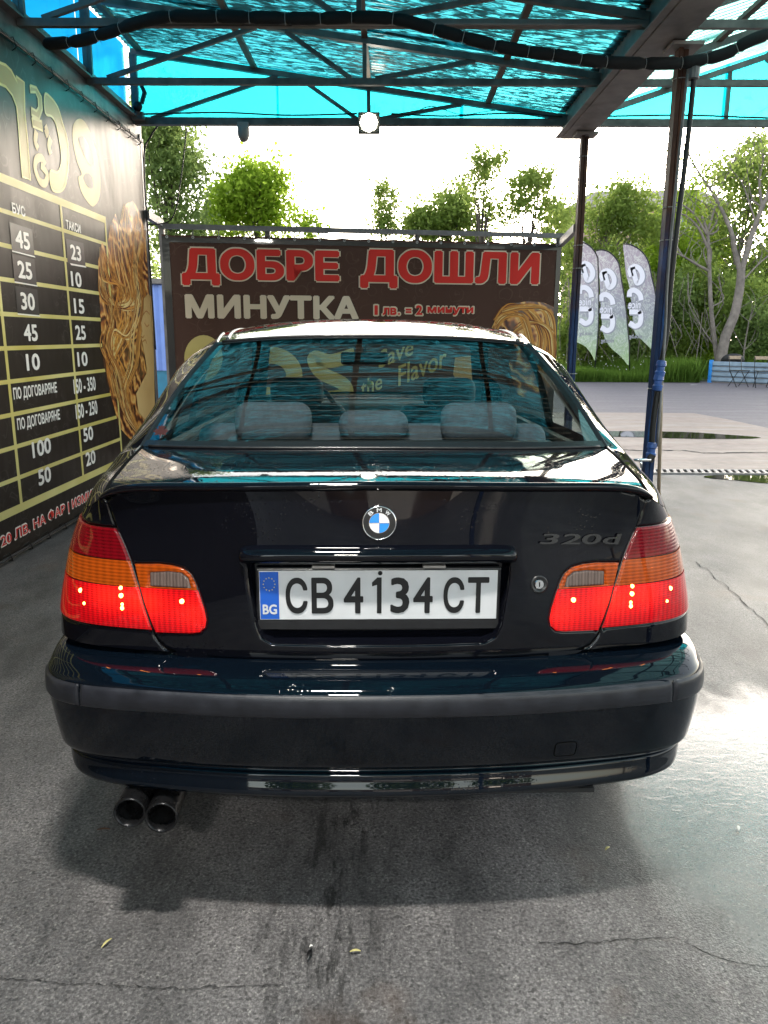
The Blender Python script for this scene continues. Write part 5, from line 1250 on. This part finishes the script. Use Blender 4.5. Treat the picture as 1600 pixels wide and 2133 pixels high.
def frame_glass(P, name, mat, bw, parent, bottom=.03, topw=.02):
    """glass with black printed border: P is [j, across]"""
    nj = P.shape[0]; g = grid_obj(name, P, mat, parent); nrm = None
    up_ = lambda Q: Q+np.array([0, -.0015, .0015])
    fb = MB()
    def strip(A_, B_): fb.add(np.concatenate([A_, B_]), [(i, i+1, len(A_)+i+1, len(A_)+i) for i in range(len(A_)-1)])
    E0 = up_(P[:, 0]); E1 = up_(P[:, -1]); dx = np.array([bw, 0, 0])
    strip(E0, E0+dx); strip(E1-dx, E1)
    strip(up_(P[0]), up_(P[0]+(P[1]-P[0])*(bottom/np.linalg.norm(P[1, 20]-P[0, 20])))); strip(up_(P[-1]+(P[-2]-P[-1])*(topw/np.linalg.norm(P[-1, 20]-P[-2, 20]))), up_(P[-1]))
    fb.build('black_border', M['ink_black'], g); return g
rw = frame_glass(top[4*ND:6*ND+1], 'rear_window', M['glass'], .028, car)
grid_obj('roof_panel', top[6*ND:9*ND+1], M['paint_wet'], car)
ws = frame_glass(top[9*ND:10*ND+1], 'windscreen', M['glass_front'], .05, car, .06, .03)
grid_obj('bonnet', top[10*ND:], M['paint'], car)
# heating wires
hw = MB()
for k in range(1, 20):
    f = 4*ND+int(k*2*ND/20)+.0; row = top[int(f)][4:-4]+np.array([0, .004, -.004])
    hw.add(np.concatenate([row, row+np.array([0, .0004, .0008])]), [(i, i+1, len(row)+i+1, len(row)+i) for i in range(len(row)-1)])
hw.build('heating_wires', plain('heater_wire', (.07, .045, .03), .6), rw)
# pillars, side glass and rails (B -> M -> E strip)
def side_strip(lo_, hi_, name, mat, sg, a0=0.0, a1=2.0, parent=car, lift=0.0):
    Q = np.linspace(a0, a1, 17); Wm = spline_w(np.array([0, 1, 2.]), Q); nt_ = np.stack([cB, cM, cE], 1)[lo_:hi_+1]
    P = np.einsum('ki,jic->jkc', Wm, nt_); P[:, :, 0] += lift; P = P*np.array([sg, 1, 1])
    return grid_obj(name, P, mat, parent, flip=sg < 0)
for sg in (1, -1):
    side_strip(0, 5*ND+6, 'rear_pillar', M['paint'], sg)
    side_strip(5*ND+6, 9*ND+6, 'roof_rail', M['paint'], sg, 0, .30)
    g = side_strip(5*ND+6, 7*ND+8, 'side_window', M['glass'], sg, .30, 1.86)
    side_strip(7*ND+8, 7*ND+11, 'door_pillar', M['trim'], sg, .30, 1.86)
    side_strip(7*ND+11, 9*ND+6, 'side_window', M['glass'], sg, .30, 1.86)
    side_strip(5*ND+6, 9*ND+6, 'window_trim', M['trim'], sg, 1.86, 2.0)
    side_strip(9*ND+6, 12*ND, 'wing', M['paint'], sg)
    # shadow gap between boot lid, window and rear pillar; bright edge of the window seal
    e = MB(); e.tube([tuple(p*np.array([sg, 1, 1])+np.array([0, 0, .0005])) for p in cB[0:4*ND+1]], .0032, 6); e.build('panel_gap', M['gap'], car)
    e = MB(); e.tube([tuple(p*np.array([sg, 1, 1])+np.array([sg*.004, 0, -.001])) for p in cB[4*ND-6:7*ND]], .0055, 6); e.build('window_seal', M['trim'], car, smooth=True)
    e = MB(); e.tube([tuple(p*np.array([sg, 1, 1])+np.array([-sg*.03, 0, .003])) for p in cB[6*ND+2:9*ND]], .007, 6); e.build('roof_channel', M['trim'], car, smooth=True)
MB().tube([tuple(p+np.array([0, -.003, .003])) for p in top[4*ND][1:-1]], .0045, 6).build('window_seal', M['trim'], car, smooth=True)
MB().tube([tuple(p+np.array([0, -.002, .003])) for p in top[6*ND][1:-1]], .0045, 6).build('window_seal', M['trim'], car, smooth=True)
# boot spoiler lip: swept small wedge over the crease
ed = spline_w(KF, np.linspace(-3.95, 3.95, 60)) @ np.concatenate([TOP[:0:-1]*mx_, TOP]); prof = [(.030, .006), (.012, .011), (-.002, .013), (-.012, .010), (-.013, .002), (-.007, -.004), (.004, -.010)]
V = []
for i, p in enumerate(ed):
    t = 1-(abs(i-29.5)/29.5)**8*.5; q = p if abs(p[0]) < .58 else p
    for (dy, dz) in prof: V.append((q[0], q[1]+dy, q[2]+dz*t))
n_ = len(prof); MB().add(V, [(i*n_+k, i*n_+k+1, (i+1)*n_+k+1, (i+1)*n_+k) for i in range(len(ed)-1) for k in range(n_-1)]).build('boot_spoiler', M['paint'], trunk, smooth=True)
# number plate recess: walls and floor
hl = dens(hole, .02); Pf = np.array([Saz(*[np.array([k]) for k in p])[0][0] for p in hl]); Pf = Pf+np.array([0, .003, 0])
inner_ = np.stack([Pf[:, 0]*.955, np.full(len(Pf), .118), .80+(Pf[:, 2]-.80)*.86], 1); mid_ = np.stack([Pf[:, 0]*.985, Pf[:, 1]*.25+.118*.75, lerp(Pf[:, 2], inner_[:, 2], .35)], 1)
rc = MB(); n_ = len(Pf); rc.add(np.concatenate([Pf, mid_, inner_]), [(k*n_+i, k*n_+(i+1) % n_, (k+1)*n_+(i+1) % n_, (k+1)*n_+i) for k in range(2) for i in range(n_)])
rc.build('plate_recess', M['paint'], trunk, smooth=True)
MB().box((0, .122, .80), (.64, .004, .24)).build('recess_floor', M['paint'], trunk)
# number plate in its holder
pc = carY(789, 1240, .098); pl = empty('number_plate_group', None, None); bpy.data.objects.remove(pl)
xc_, zc_ = float(pc[0]), float(pc[2])
hd = MB(); hd.box((xc_, .108, zc_-.010), (.536, .012, .142)); hd.build('plate_holder', M['trim'], trunk, bevel=.004)
MB().box((xc_, .1005, zc_), (.520, .003, .112)).build('number_plate', M['plate_white'], trunk, bevel=.001)
PL = bpy.context.scene.objects['number_plate']
PF = ((xc_, .099, zc_), (1, 0, 0), (0, 0, 1), (0, -1, 0))
poly_on('euro_band', [(-.2585, -.054), (-.2175, -.054), (-.2175, .054), (-.2585, .054)], PF, M['plate_blue'], PL, .0006)
text_on('country_code', 'BG', PF, (-.2535, -.043, -.2225, -.020), M['plate_white'], PL, .001, .03)
for k in range(12):
    a = k*math.pi/6; cx_, cz_ = -.238+.0125*math.sin(a), .026+.0145*math.cos(a)
    poly_on('star', [(cx_+(.0019 if q % 2 == 0 else .0008)*math.sin(q*math.pi/5), cz_+(.0019 if q % 2 == 0 else .0008)*math.cos(q*math.pi/5)) for q in range(10)][::-1], PF, M['yellow'], PL, .001)
for ch, x0, x1 in (('С', 295, 412), ('В', 433, 550), ('4', 605, 710), ('1', 757, 808), ('3', 855, 957), ('4', 978, 1083), ('С', 1140, 1252), ('Т', 1270, 1385)):
    u = lambda x: (x-155)/1275*.52-.26
    if ch == '1':
        poly_on('plate_character', [(u(x), (574-y)/252*.112) for x, y in ((783, 482), (783, 484), (756, 508), (757, 528), (783, 520), (783, 668), (808, 668), (808, 482))], PF, M['ink_black'], PL, .0012); continue
    o = text_on('plate_character', ch, PF, (u(x0), -.0415, u(x1), .041), M['ink_black'], PL, .0012, .022 if ch != '1' else 0.0)
MB().lathe([(0, .004), (.004, .0035), (.0052, .001)], (xc_+.003, .099, zc_+.0505), (0, -1, 0), 12).build('screw', M['exhaust'], PL)
MB().box((xc_, .1012, zc_-.068), (.530, .004, .020)).build('holder_lip', M['trim'], trunk)
# grip strip above the plate, two lamps under it
gc = Saz(*[np.array([k]) for k in px_az(789, 1157)])[0][0]; V = []; ns = 60; prof = [(math.cos(a), math.sin(a)) for a in np.linspace(math.pi*.5, math.pi*1.5, 15)]
for i in range(ns+1):
    t = -1+2*i/ns; x = .300*math.copysign(1-(1-abs(t))**1.6, t); k = max(.02, 1-abs(t)**14)**.5
    yb_ = float(Saz(np.array([x*1.01]), np.array([gc[2]]))[0][0, 1])
    for c_, s__ in prof: V.append((gc[0]+x, yb_+.004+.029*k*c_, gc[2]+.002+.0205*k*s__-.010*(1-k)*0-.006*abs(t)**3))
n_ = len(prof); MB().add(V, [(i*n_+k, (i+1)*n_+k, (i+1)*n_+k+1, i*n_+k+1) for i in range(ns) for k in range(n_-1)]).build('grip_strip', M['paint'], trunk, smooth=True)
for x in (-.12, .12): MB().box((xc_+x, .100, zc_+.066), (.05, .02, .006)).build('plate_lamp', M['cam_grey'], trunk, bevel=.002)
def surf_frame(px, py, lift=0.0):
    a, z = px_az(px, py); P = Saz([a, a+.004, a], [z, z, z+.004])[0]; ex = P[1]-P[0]; ey = P[2]-P[0]; ex /= np.linalg.norm(ex); n = np.cross(ex, ey); n /= np.linalg.norm(n); ey = np.cross(n, ex); return P[0]+n*lift, ex, ey, n
# roundel
o_, ex, ey, en = surf_frame(790, 1089); BR = ((o_), ex, ey, en)
bg_ = MB().lathe([(.0375, -.002), (.0372, .0025), (.0350, .004), (.0338, .0032)], o_, en, 40).build('badge', M['chrome'], trunk, smooth=True)
poly_on('badge_field', circ(0, 0, .0342, .0342, 40)[:-1], BR, M['ink_black'], bg_, .0034)
for q in range(4):
    a0 = q*math.pi/2; pts = [(0, 0)]+[(.0212*math.cos(a0+k*math.pi/20), .0212*math.sin(a0+k*math.pi/20)) for k in range(11)]
    poly_on('badge_quarter', pts, BR, M['badge_blue'] if q in (1, 3) else M['badge_white'], bg_, .0040)
e = MB(); ribbon_on(e, circ(0, 0, .0216, .0216, 40), .0010, BR, .0043); ribbon_on(e, [(-.0212, 0), (.0212, 0)], .0009, BR, .0043); ribbon_on(e, [(0, -.0212), (0, .0212)], .0009, BR, .0043); e.build('badge_rim', M['chrome'], bg_)
for ch, ang_ in (('B', 130), ('M', 90), ('W', 50)):
    a = rad(ang_); c = .0278; ex2 = ex*math.sin(a)-ey*math.cos(a); ey2 = ex*math.cos(a)+ey*math.sin(a)
    text_on('badge_letter', ch, (o_+(ex*math.cos(a)+ey*math.sin(a))*c, ex2, ey2, en), (-.0052, -.0042, .0052, .0042), M['plate_white'], bg_, .0040, .02)
# model figures
p0 = surf_frame(1122, 1133); p1 = surf_frame(1292, 1133); ex2 = p1[0]-p0[0]; Lx = float(np.linalg.norm(ex2)); ex2 /= Lx; en2 = p0[3]+p1[3]; en2 /= np.linalg.norm(en2); ey2 = np.cross(en2, ex2)
fig = plain('gloss_black_figures', (.010, .010, .011), .12, coat=1)
xx = 0.0
for ch, wd_ in (('3', .235), ('2', .235), ('0', .235), ('d', .235)):
    b0 = (xx*Lx, 0, (xx+wd_)*Lx, .0235)
    for lf in (.002, .003, .004, .005): text_on('model_figure', ch, (p0[0], ex2, ey2, en2), b0, fig if lf > .004 else M['gap'], trunk, lf, .018, shear=.12)
    xx += .255
# lock
o_, ex, ey, en = surf_frame(1123, 1217)
lk = MB().lathe([(.020, -.002), (.0195, .0025), (.016, .003), (.0135, .0005), (.0125, .0005)], o_, en, 28).build('boot_lock', M['trim'], trunk, smooth=True)
MB().lathe([(0, .0035), (.0095, .0035), (.0108, .002), (.0108, -.001)], o_, en, 24).build('lock_barrel', M['chrome'], lk)
e = MB(); ribbon_on(e, [(0, -.005), (0, .005)], .0022, (o_, ex, ey, en), .0042); e.build('key_slot', M['gap'], lk)

# --- bumper
BR_ = np.array([(.645, .12, .762), (.640, .075, .768), (.636, .040, .773), (.628, .010, .775), (.616, -.010, .777), (.604, -.022, .779), (.580, -.026, .781), (.552, -.022, .783), (.500, -.013, .781), (.445, .000, .778), (.418, .009, .776), (.408, .022, .770), (.402, .021, .764), (.397, .014, .761), (.384, .010, .758), (.362, .002, .752), (.352, .003, .745), (.342, .016, .733), (.336, .06, .715), (.338, .30, .62)])
br = np.array(smooth_path(BR_, 6)); cols_s = np.concatenate([np.linspace(-9, -4, 50), np.linspace(-3.9, 3.9, 60), np.linspace(4, 9, 50)])
WPL = spline_w(KC, np.abs(cols_s)); PXs = np.sign(cols_s)*(WPL@PLX); PYs = WPL@PLY
def bump_pts(rows, ss=cols_s, px=PXs, py=PYs, out=0.0):
    P = np.zeros((len(rows), len(ss), 3))
    for i, (z, c, W_) in enumerate(rows):
        dr = .010*np.clip(np.abs(px), 0, 1)**4; yb_ = py*(1-.5*np.clip((.345-z)/.02, 0, 1)*0)
        P[i, :, 0] = (W_+out)*px; P[i, :, 1] = yb_+c-out; P[i, :, 2] = z-dr
    return P
bumper = grid_obj('bumper', bump_pts(br), M['paint_blue'], car, flip=False)
def bsurf(a, z):
    a = np.atleast_1d(a); z = np.atleast_1d(z); s_ = np.interp(a, _a, _ss); W2 = spline_w(KC, np.abs(s_)); x = np.sign(s_)*(W2@PLX); y = W2@PLY
    zc = br[:, 0][::-1]; c = np.interp(z, zc, br[:, 1][::-1]); W_ = np.interp(z, zc, br[:, 2][::-1])
    return np.stack([W_*x, y+c, z-.010*np.clip(np.abs(x), 0, 1)**4], 1)
zlo, zhi = .5505, .6055
cut = float(np.interp(.842, PLX[:6], [np.interp(k, _ss, _a) for k in range(6)]))*.985
fl0 = lambda p: False
for nm, a0, a1 in (('rub_strip', -cut, cut), ('rub_strip', -aE, -cut), ('rub_strip', cut, aE)):
    patch(nm, [np.array([a0, zlo]), np.array([a1, zlo]), np.array([a1, zhi]), np.array([a0, zhi])], M['strip'], bumper, height=.0055, drop=.0075, rnd=.010, gap=.0012, surf=bsurf, step=.02)
# towing eye cover
tc_ = np.array([.395, .452]); tq = []
for k in range(24):
    a = 2*math.pi*k/24; tq.append(tc_+np.array([.024*math.copysign(abs(math.cos(a))**.35, math.cos(a)), .019*math.copysign(abs(math.sin(a))**.35, math.sin(a))]))
patch('tow_cover', tq, M['paint_blue'], bumper, height=.0012, drop=.003, rnd=.0025, gap=0, surf=bsurf, step=.012)
e = MB(); q_ = [bsurf(*[np.array([k]) for k in p])[0]+np.array([0, -.0006, 0]) for p in tq+[tq[0]]]; e.tube([tuple(p) for p in q_], .0013, 5); e.build('cover_gap', M['gap'], bumper)
# lower flap and underside
MB().add([(-.50, .20, .345), (.50, .20, .345), (.50, .9, .29), (-.50, .9, .29)], [(0, 1, 2, 3)]).box((.32, .075, .332), (.34, .05, .010)).build('underside', M['inner_dark'], car)
MB().box((0, 2.25, .34), (1.20, 3.6, .12)).box((0, 2.3, .56), (1.30, 3.3, .32)).build('floor_pan', M['inner_dark'], car)
# exhaust
ex_ = []
tips = MB()
for (px, py, r_) in ((270, 1693, .0355), (336, 1703, .0365)):
    c = carY(px, py, .02); ax = Vector((.03, -1, .04)).normalized(); c = Vector(c)
    o = MB().lathe([(r_*.99, -.26), (r_*.99, -.02), (r_, -.004), (r_*.99, .0015), (r_*.93, .003), (r_*.84, .0), (r_*.76, -.012), (r_*.74, -.03), (r_*.66, -.034), (r_*.64, -.16)], c, ax, 36).build('exhaust_tip', M['exhaust'], car, smooth=True)
    MB().lathe([(0, -.16), (r_*.7, -.158)], c, ax, 20).build('bore', M['soot'], o)
c = carY(300, 1680, .16); MB().lathe([(.0, .06), (.10, .055), (.12, .02), (.12, -.38), (0, -.4)], tuple(c+np.array([0, .25, .05])), (0, -1, 0), 20).build('silencer', M['soot'], car, smooth=True)
# wheels
def wheel(x, y, sg):
    wh = MB().lathe([(.205, -.10), (.29, -.105), (.315, -.085), (.320, -.03), (.320, .03), (.315, .085), (.29, .105), (.205, .10)], (x, y, .320), (1, 0, 0), 36).build('wheel', M['tyre'], car, smooth=True)
    MB().lathe([(.205, .095), (.195, .07), (.19, -.09)], (x, y, .320), (sg, 0, 0), 30).build('rim', M['chrome'], wh, smooth=True)
    for k in range(5):
        a = 2*math.pi*k/5; MB().beam((x+sg*.06, y+.03*math.cos(a), .32+.03*math.sin(a)), (x+sg*.075, y+.195*math.cos(a), .32+.195*math.sin(a)), .05, .03, (1, 0, 0)).build('spoke', M['chrome'], wh)
for sg in (1, -1):
    for y in (1.0, 3.72): wheel(sg*.715, y, sg)
# interior
def rbox(name, c, size, mat, parent, r_=.04, rot=0.0, seg=3):
    o = MB().box((0, 0, 0), size).build(name, mat, parent, smooth=True); o.location = c; o.rotation_euler = (rot, 0, 0)
    b = o.modifiers.new('bevel', 'BEVEL'); b.width = r_; b.segments = seg+2; return o
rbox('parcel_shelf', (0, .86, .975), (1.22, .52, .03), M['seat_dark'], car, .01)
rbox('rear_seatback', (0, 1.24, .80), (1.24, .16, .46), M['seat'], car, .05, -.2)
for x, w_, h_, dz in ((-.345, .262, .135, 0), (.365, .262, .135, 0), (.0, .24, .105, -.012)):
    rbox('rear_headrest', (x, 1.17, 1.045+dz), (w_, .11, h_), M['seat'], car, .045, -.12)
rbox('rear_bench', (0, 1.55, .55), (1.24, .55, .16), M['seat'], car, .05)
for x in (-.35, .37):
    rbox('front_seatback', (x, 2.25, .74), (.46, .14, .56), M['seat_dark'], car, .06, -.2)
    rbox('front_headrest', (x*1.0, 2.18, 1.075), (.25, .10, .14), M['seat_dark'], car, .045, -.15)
    MB().tube([(x-.06, 2.19, 1.0), (x-.06, 2.17, 1.12)], .006, 6).tube([(x+.06, 2.19, 1.0), (x+.06, 2.17, 1.12)], .006, 6).build('headrest_rod', M['chrome'], car)
rbox('dashboard', (0, 2.98, .86), (1.26, .40, .22), M['interior'], car, .06)
MB().tube([(-.36+.18*math.cos(a), 2.70+.05*math.sin(a), .90+.18*math.sin(a)) for a in [k*math.pi/12 for k in range(25)]], .014, 8).build('steering_wheel', M['seat_dark'], car, smooth=True)
rbox('inner_mirror', (-.03, 2.62, 1.222), (.25, .03, .066), M['seat_dark'], car, .02)
MB().tube([(-.03, 2.63, 1.25), (-.02, 2.66, 1.30)], .010, 6).build('mirror_stalk', M['seat_dark'], car)
rbox('brake_light_housing', (.02, 1.20, 1.315), (.40, .10, .022), M['inner_dark'], car, .008)
hl_ = top[6*ND+2:9*ND].copy(); hl_[:, :, 2] -= .03; hl_[:, :, 0] *= .95; grid_obj('headliner', hl_, M['interior'], car, flip=True)
for sg in (1, -1):
    Q = np.linspace(0, 2, 9); Wm = spline_w(np.array([0, 1, 2.]), Q); nt_ = np.stack([cB, cM, cE], 1)[4*ND:5*ND+7]; P = np.einsum('ki,jic->jkc', Wm, nt_); P[:, :, 0] -= .035; P[:, :, 2] -= .01
    grid_obj('pillar_trim', P*np.array([sg, 1, 1]), M['interior'], car, flip=sg > 0)
    MB().beam((sg*.74, .75, .90), (sg*.74, 3.0, .88), .03, .12).build('door_top', M['interior'], car)
    P = np.array([(sg*.70, 1.0, .95), (sg*.70, 1.0, .3), (sg*.72, 3.2, .3), (sg*.70, 3.2, .92)]); MB().add(P, [(0, 1, 2, 3)]).build('door_card', M['inner_dark'], car)
# maple leaf sticker in the lower left corner of the rear window
base_ = top[4*ND+1, 1]; stf = (base_+np.array([.010, -.004, .004]), (1, .02, .0), (0, .70, .70), (0, -.7, .7))
ml = [(0, -.02), (.003, -.004), (.018, -.008), (.015, .0), (.024, .010), (.016, .012), (.017, .020), (.008, .014), (.010, .028), (.003, .026), (0, .036), (-.003, .026), (-.010, .028), (-.008, .014), (-.017, .020), (-.016, .012), (-.024, .010), (-.015, .0), (-.018, -.008), (-.003, -.004)]
poly_on('leaf_sticker', [(x*.95+.012, y*.95+.022) for x, y in ml], stf, plain('dark_red_sticker', (.03, .003, .004), .9), rw, .003)
# hanging air freshener
af = carY(771, 800, 2.55); afw = CR@af+CO
fre = empty('air_freshener', 'small yellow smiling air freshener hanging below the inner mirror', 'air freshener', tuple(afw))
MB().lathe([(0, .006), (.014, .005), (.018, 0), (.014, -.005), (0, -.006)], (0, 0, 0), (0, 1, 0), 16).build('disc', M['yellow'], fre, smooth=True)
MB().tube([(0, 0, .016), (0, 0, .055)], .0015, 5).build('string', M['cable'], fre)

# ================================================================== litter on the ground
def scrap(px, py, ln, wd, rz, mat, name, label, cat):
    p = atZ(px, py, .004); mb = MB(); n = 8; V = []
    for i in range(n+1):
        t = i/n; w_ = wd*math.sin(math.pi*(.08+.84*t)); z = .003+.004*math.sin(t*3.1)
        V += [(ln*(t-.5), -w_/2, z), (ln*(t-.5), 0, z+.002), (ln*(t-.5), w_/2, z)]
    mb.add(V, [(i*3+k, i*3+k+3, i*3+k+4, i*3+k+1) for i in range(n) for k in range(2)])
    o = mb.build(name, mat, None, smooth=True); o.location = tuple(p); o.rotation_euler = (0, 0, rz); tag(o, label, cat)
yl_ = plain('dry_yellow_leaf', (.45, .40, .16), .7)
scrap(222, 1967, .030, .006, 1.1, yl_, 'dry_leaf', 'narrow yellow-green leaf on the asphalt near the lower left', 'leaf')
scrap(740, 1984, .024, .007, .1, yl_, 'dry_leaf', 'short pale yellow leaf lying level at the bottom middle', 'leaf')
scrap(645, 1990, .034, .010, 1.4, M['ink_black'], 'twig', 'small dark twig with white ends left of the pale leaf', 'twig')
scrap(648, 1974, .008, .006, .4, M['white'], 'pebble', 'tiny white pebble at the upper end of the dark twig', 'pebble')
scrap(1265, 1770, .020, .007, .7, yl_, 'dry_leaf', 'small yellow leaf at the edge of the car shadow on the right', 'leaf')
scrap(1538, 1727, .022, .008, 1.2, M['white'], 'paper_scrap', 'tiny white scrap lying in the water film at the right', 'scrap')
scrap(216, 1730, .035, .008, .1, plain('brown_twig', (.10, .05, .03), .8), 'twig', 'thin reddish twig left below the exhaust tips', 'twig')
scrap(1445, 802, .22, .10, .2, M['white'], 'paper_scrap', 'white paper scrap on the far asphalt left of the sheet fence', 'scrap')

# ================================================================== unseen building and trees added behind the viewer to shape the paint's reflections
sv_ = empty('service_building', 'low brown service building behind the viewer, mirrored in the bumper', 'building', (0, -24, 0))
MB().box((0, -2, 1.6), (26, 4, 3.2)).build('wall', plain('brown_render', (.05, .032, .026), .8, var=.2, vscale=1), sv_)
for x in (-8, -3, 2, 7):
    MB().box((x, .02, 1.2), (2.6, .06, 2.4)).build('door', M['flat_grey'], sv_)
    MB().box((x+2.4, .02, 1.8), (1.1, .06, 1.1)).build('window', ag, sv_)
MB().box((0, -1.9, 3.3), (26.6, 4.6, .2)).build('roof', M['grey_steel'], sv_)
for i, (x, y, r_) in enumerate(((-14, -30, 5), (-5, -31, 4.5), (4, -30, 5), (13, -31, 5.5), (24, -22, 4.5), (-20, -20, 4))):  # unseen trees, added as dark surroundings for the paint to mirror
    root = empty('yard_tree', ['leafy tree behind the service building, far left', 'leafy tree behind the service building, left of its middle', 'leafy tree behind the service building, right of its middle', 'leafy tree behind the service building, far right', 'leafy tree standing right of the service building', 'leafy tree standing left of the service building'][i], 'tree', (x, y, 0), 0, 'trees behind the viewer')
    rng = np.random.default_rng(90+i); d = rng.normal(size=(2600, 3)); d /= np.linalg.norm(d, axis=1)[:, None]
    P = d*(rng.uniform(0, 1, (2600, 1))**.4)*np.array([r_*.9, r_*.9, r_])*.8+np.array([0, 0, r_+1.5])
    link_mesh('crown', leaves_mesh(P, .28, rng), M['leaf_deep'], root); MB().tube([(0, 0, 0), (.2, 0, r_)], [.25, .12], 8).build('trunk', M['bark_dark'], root)
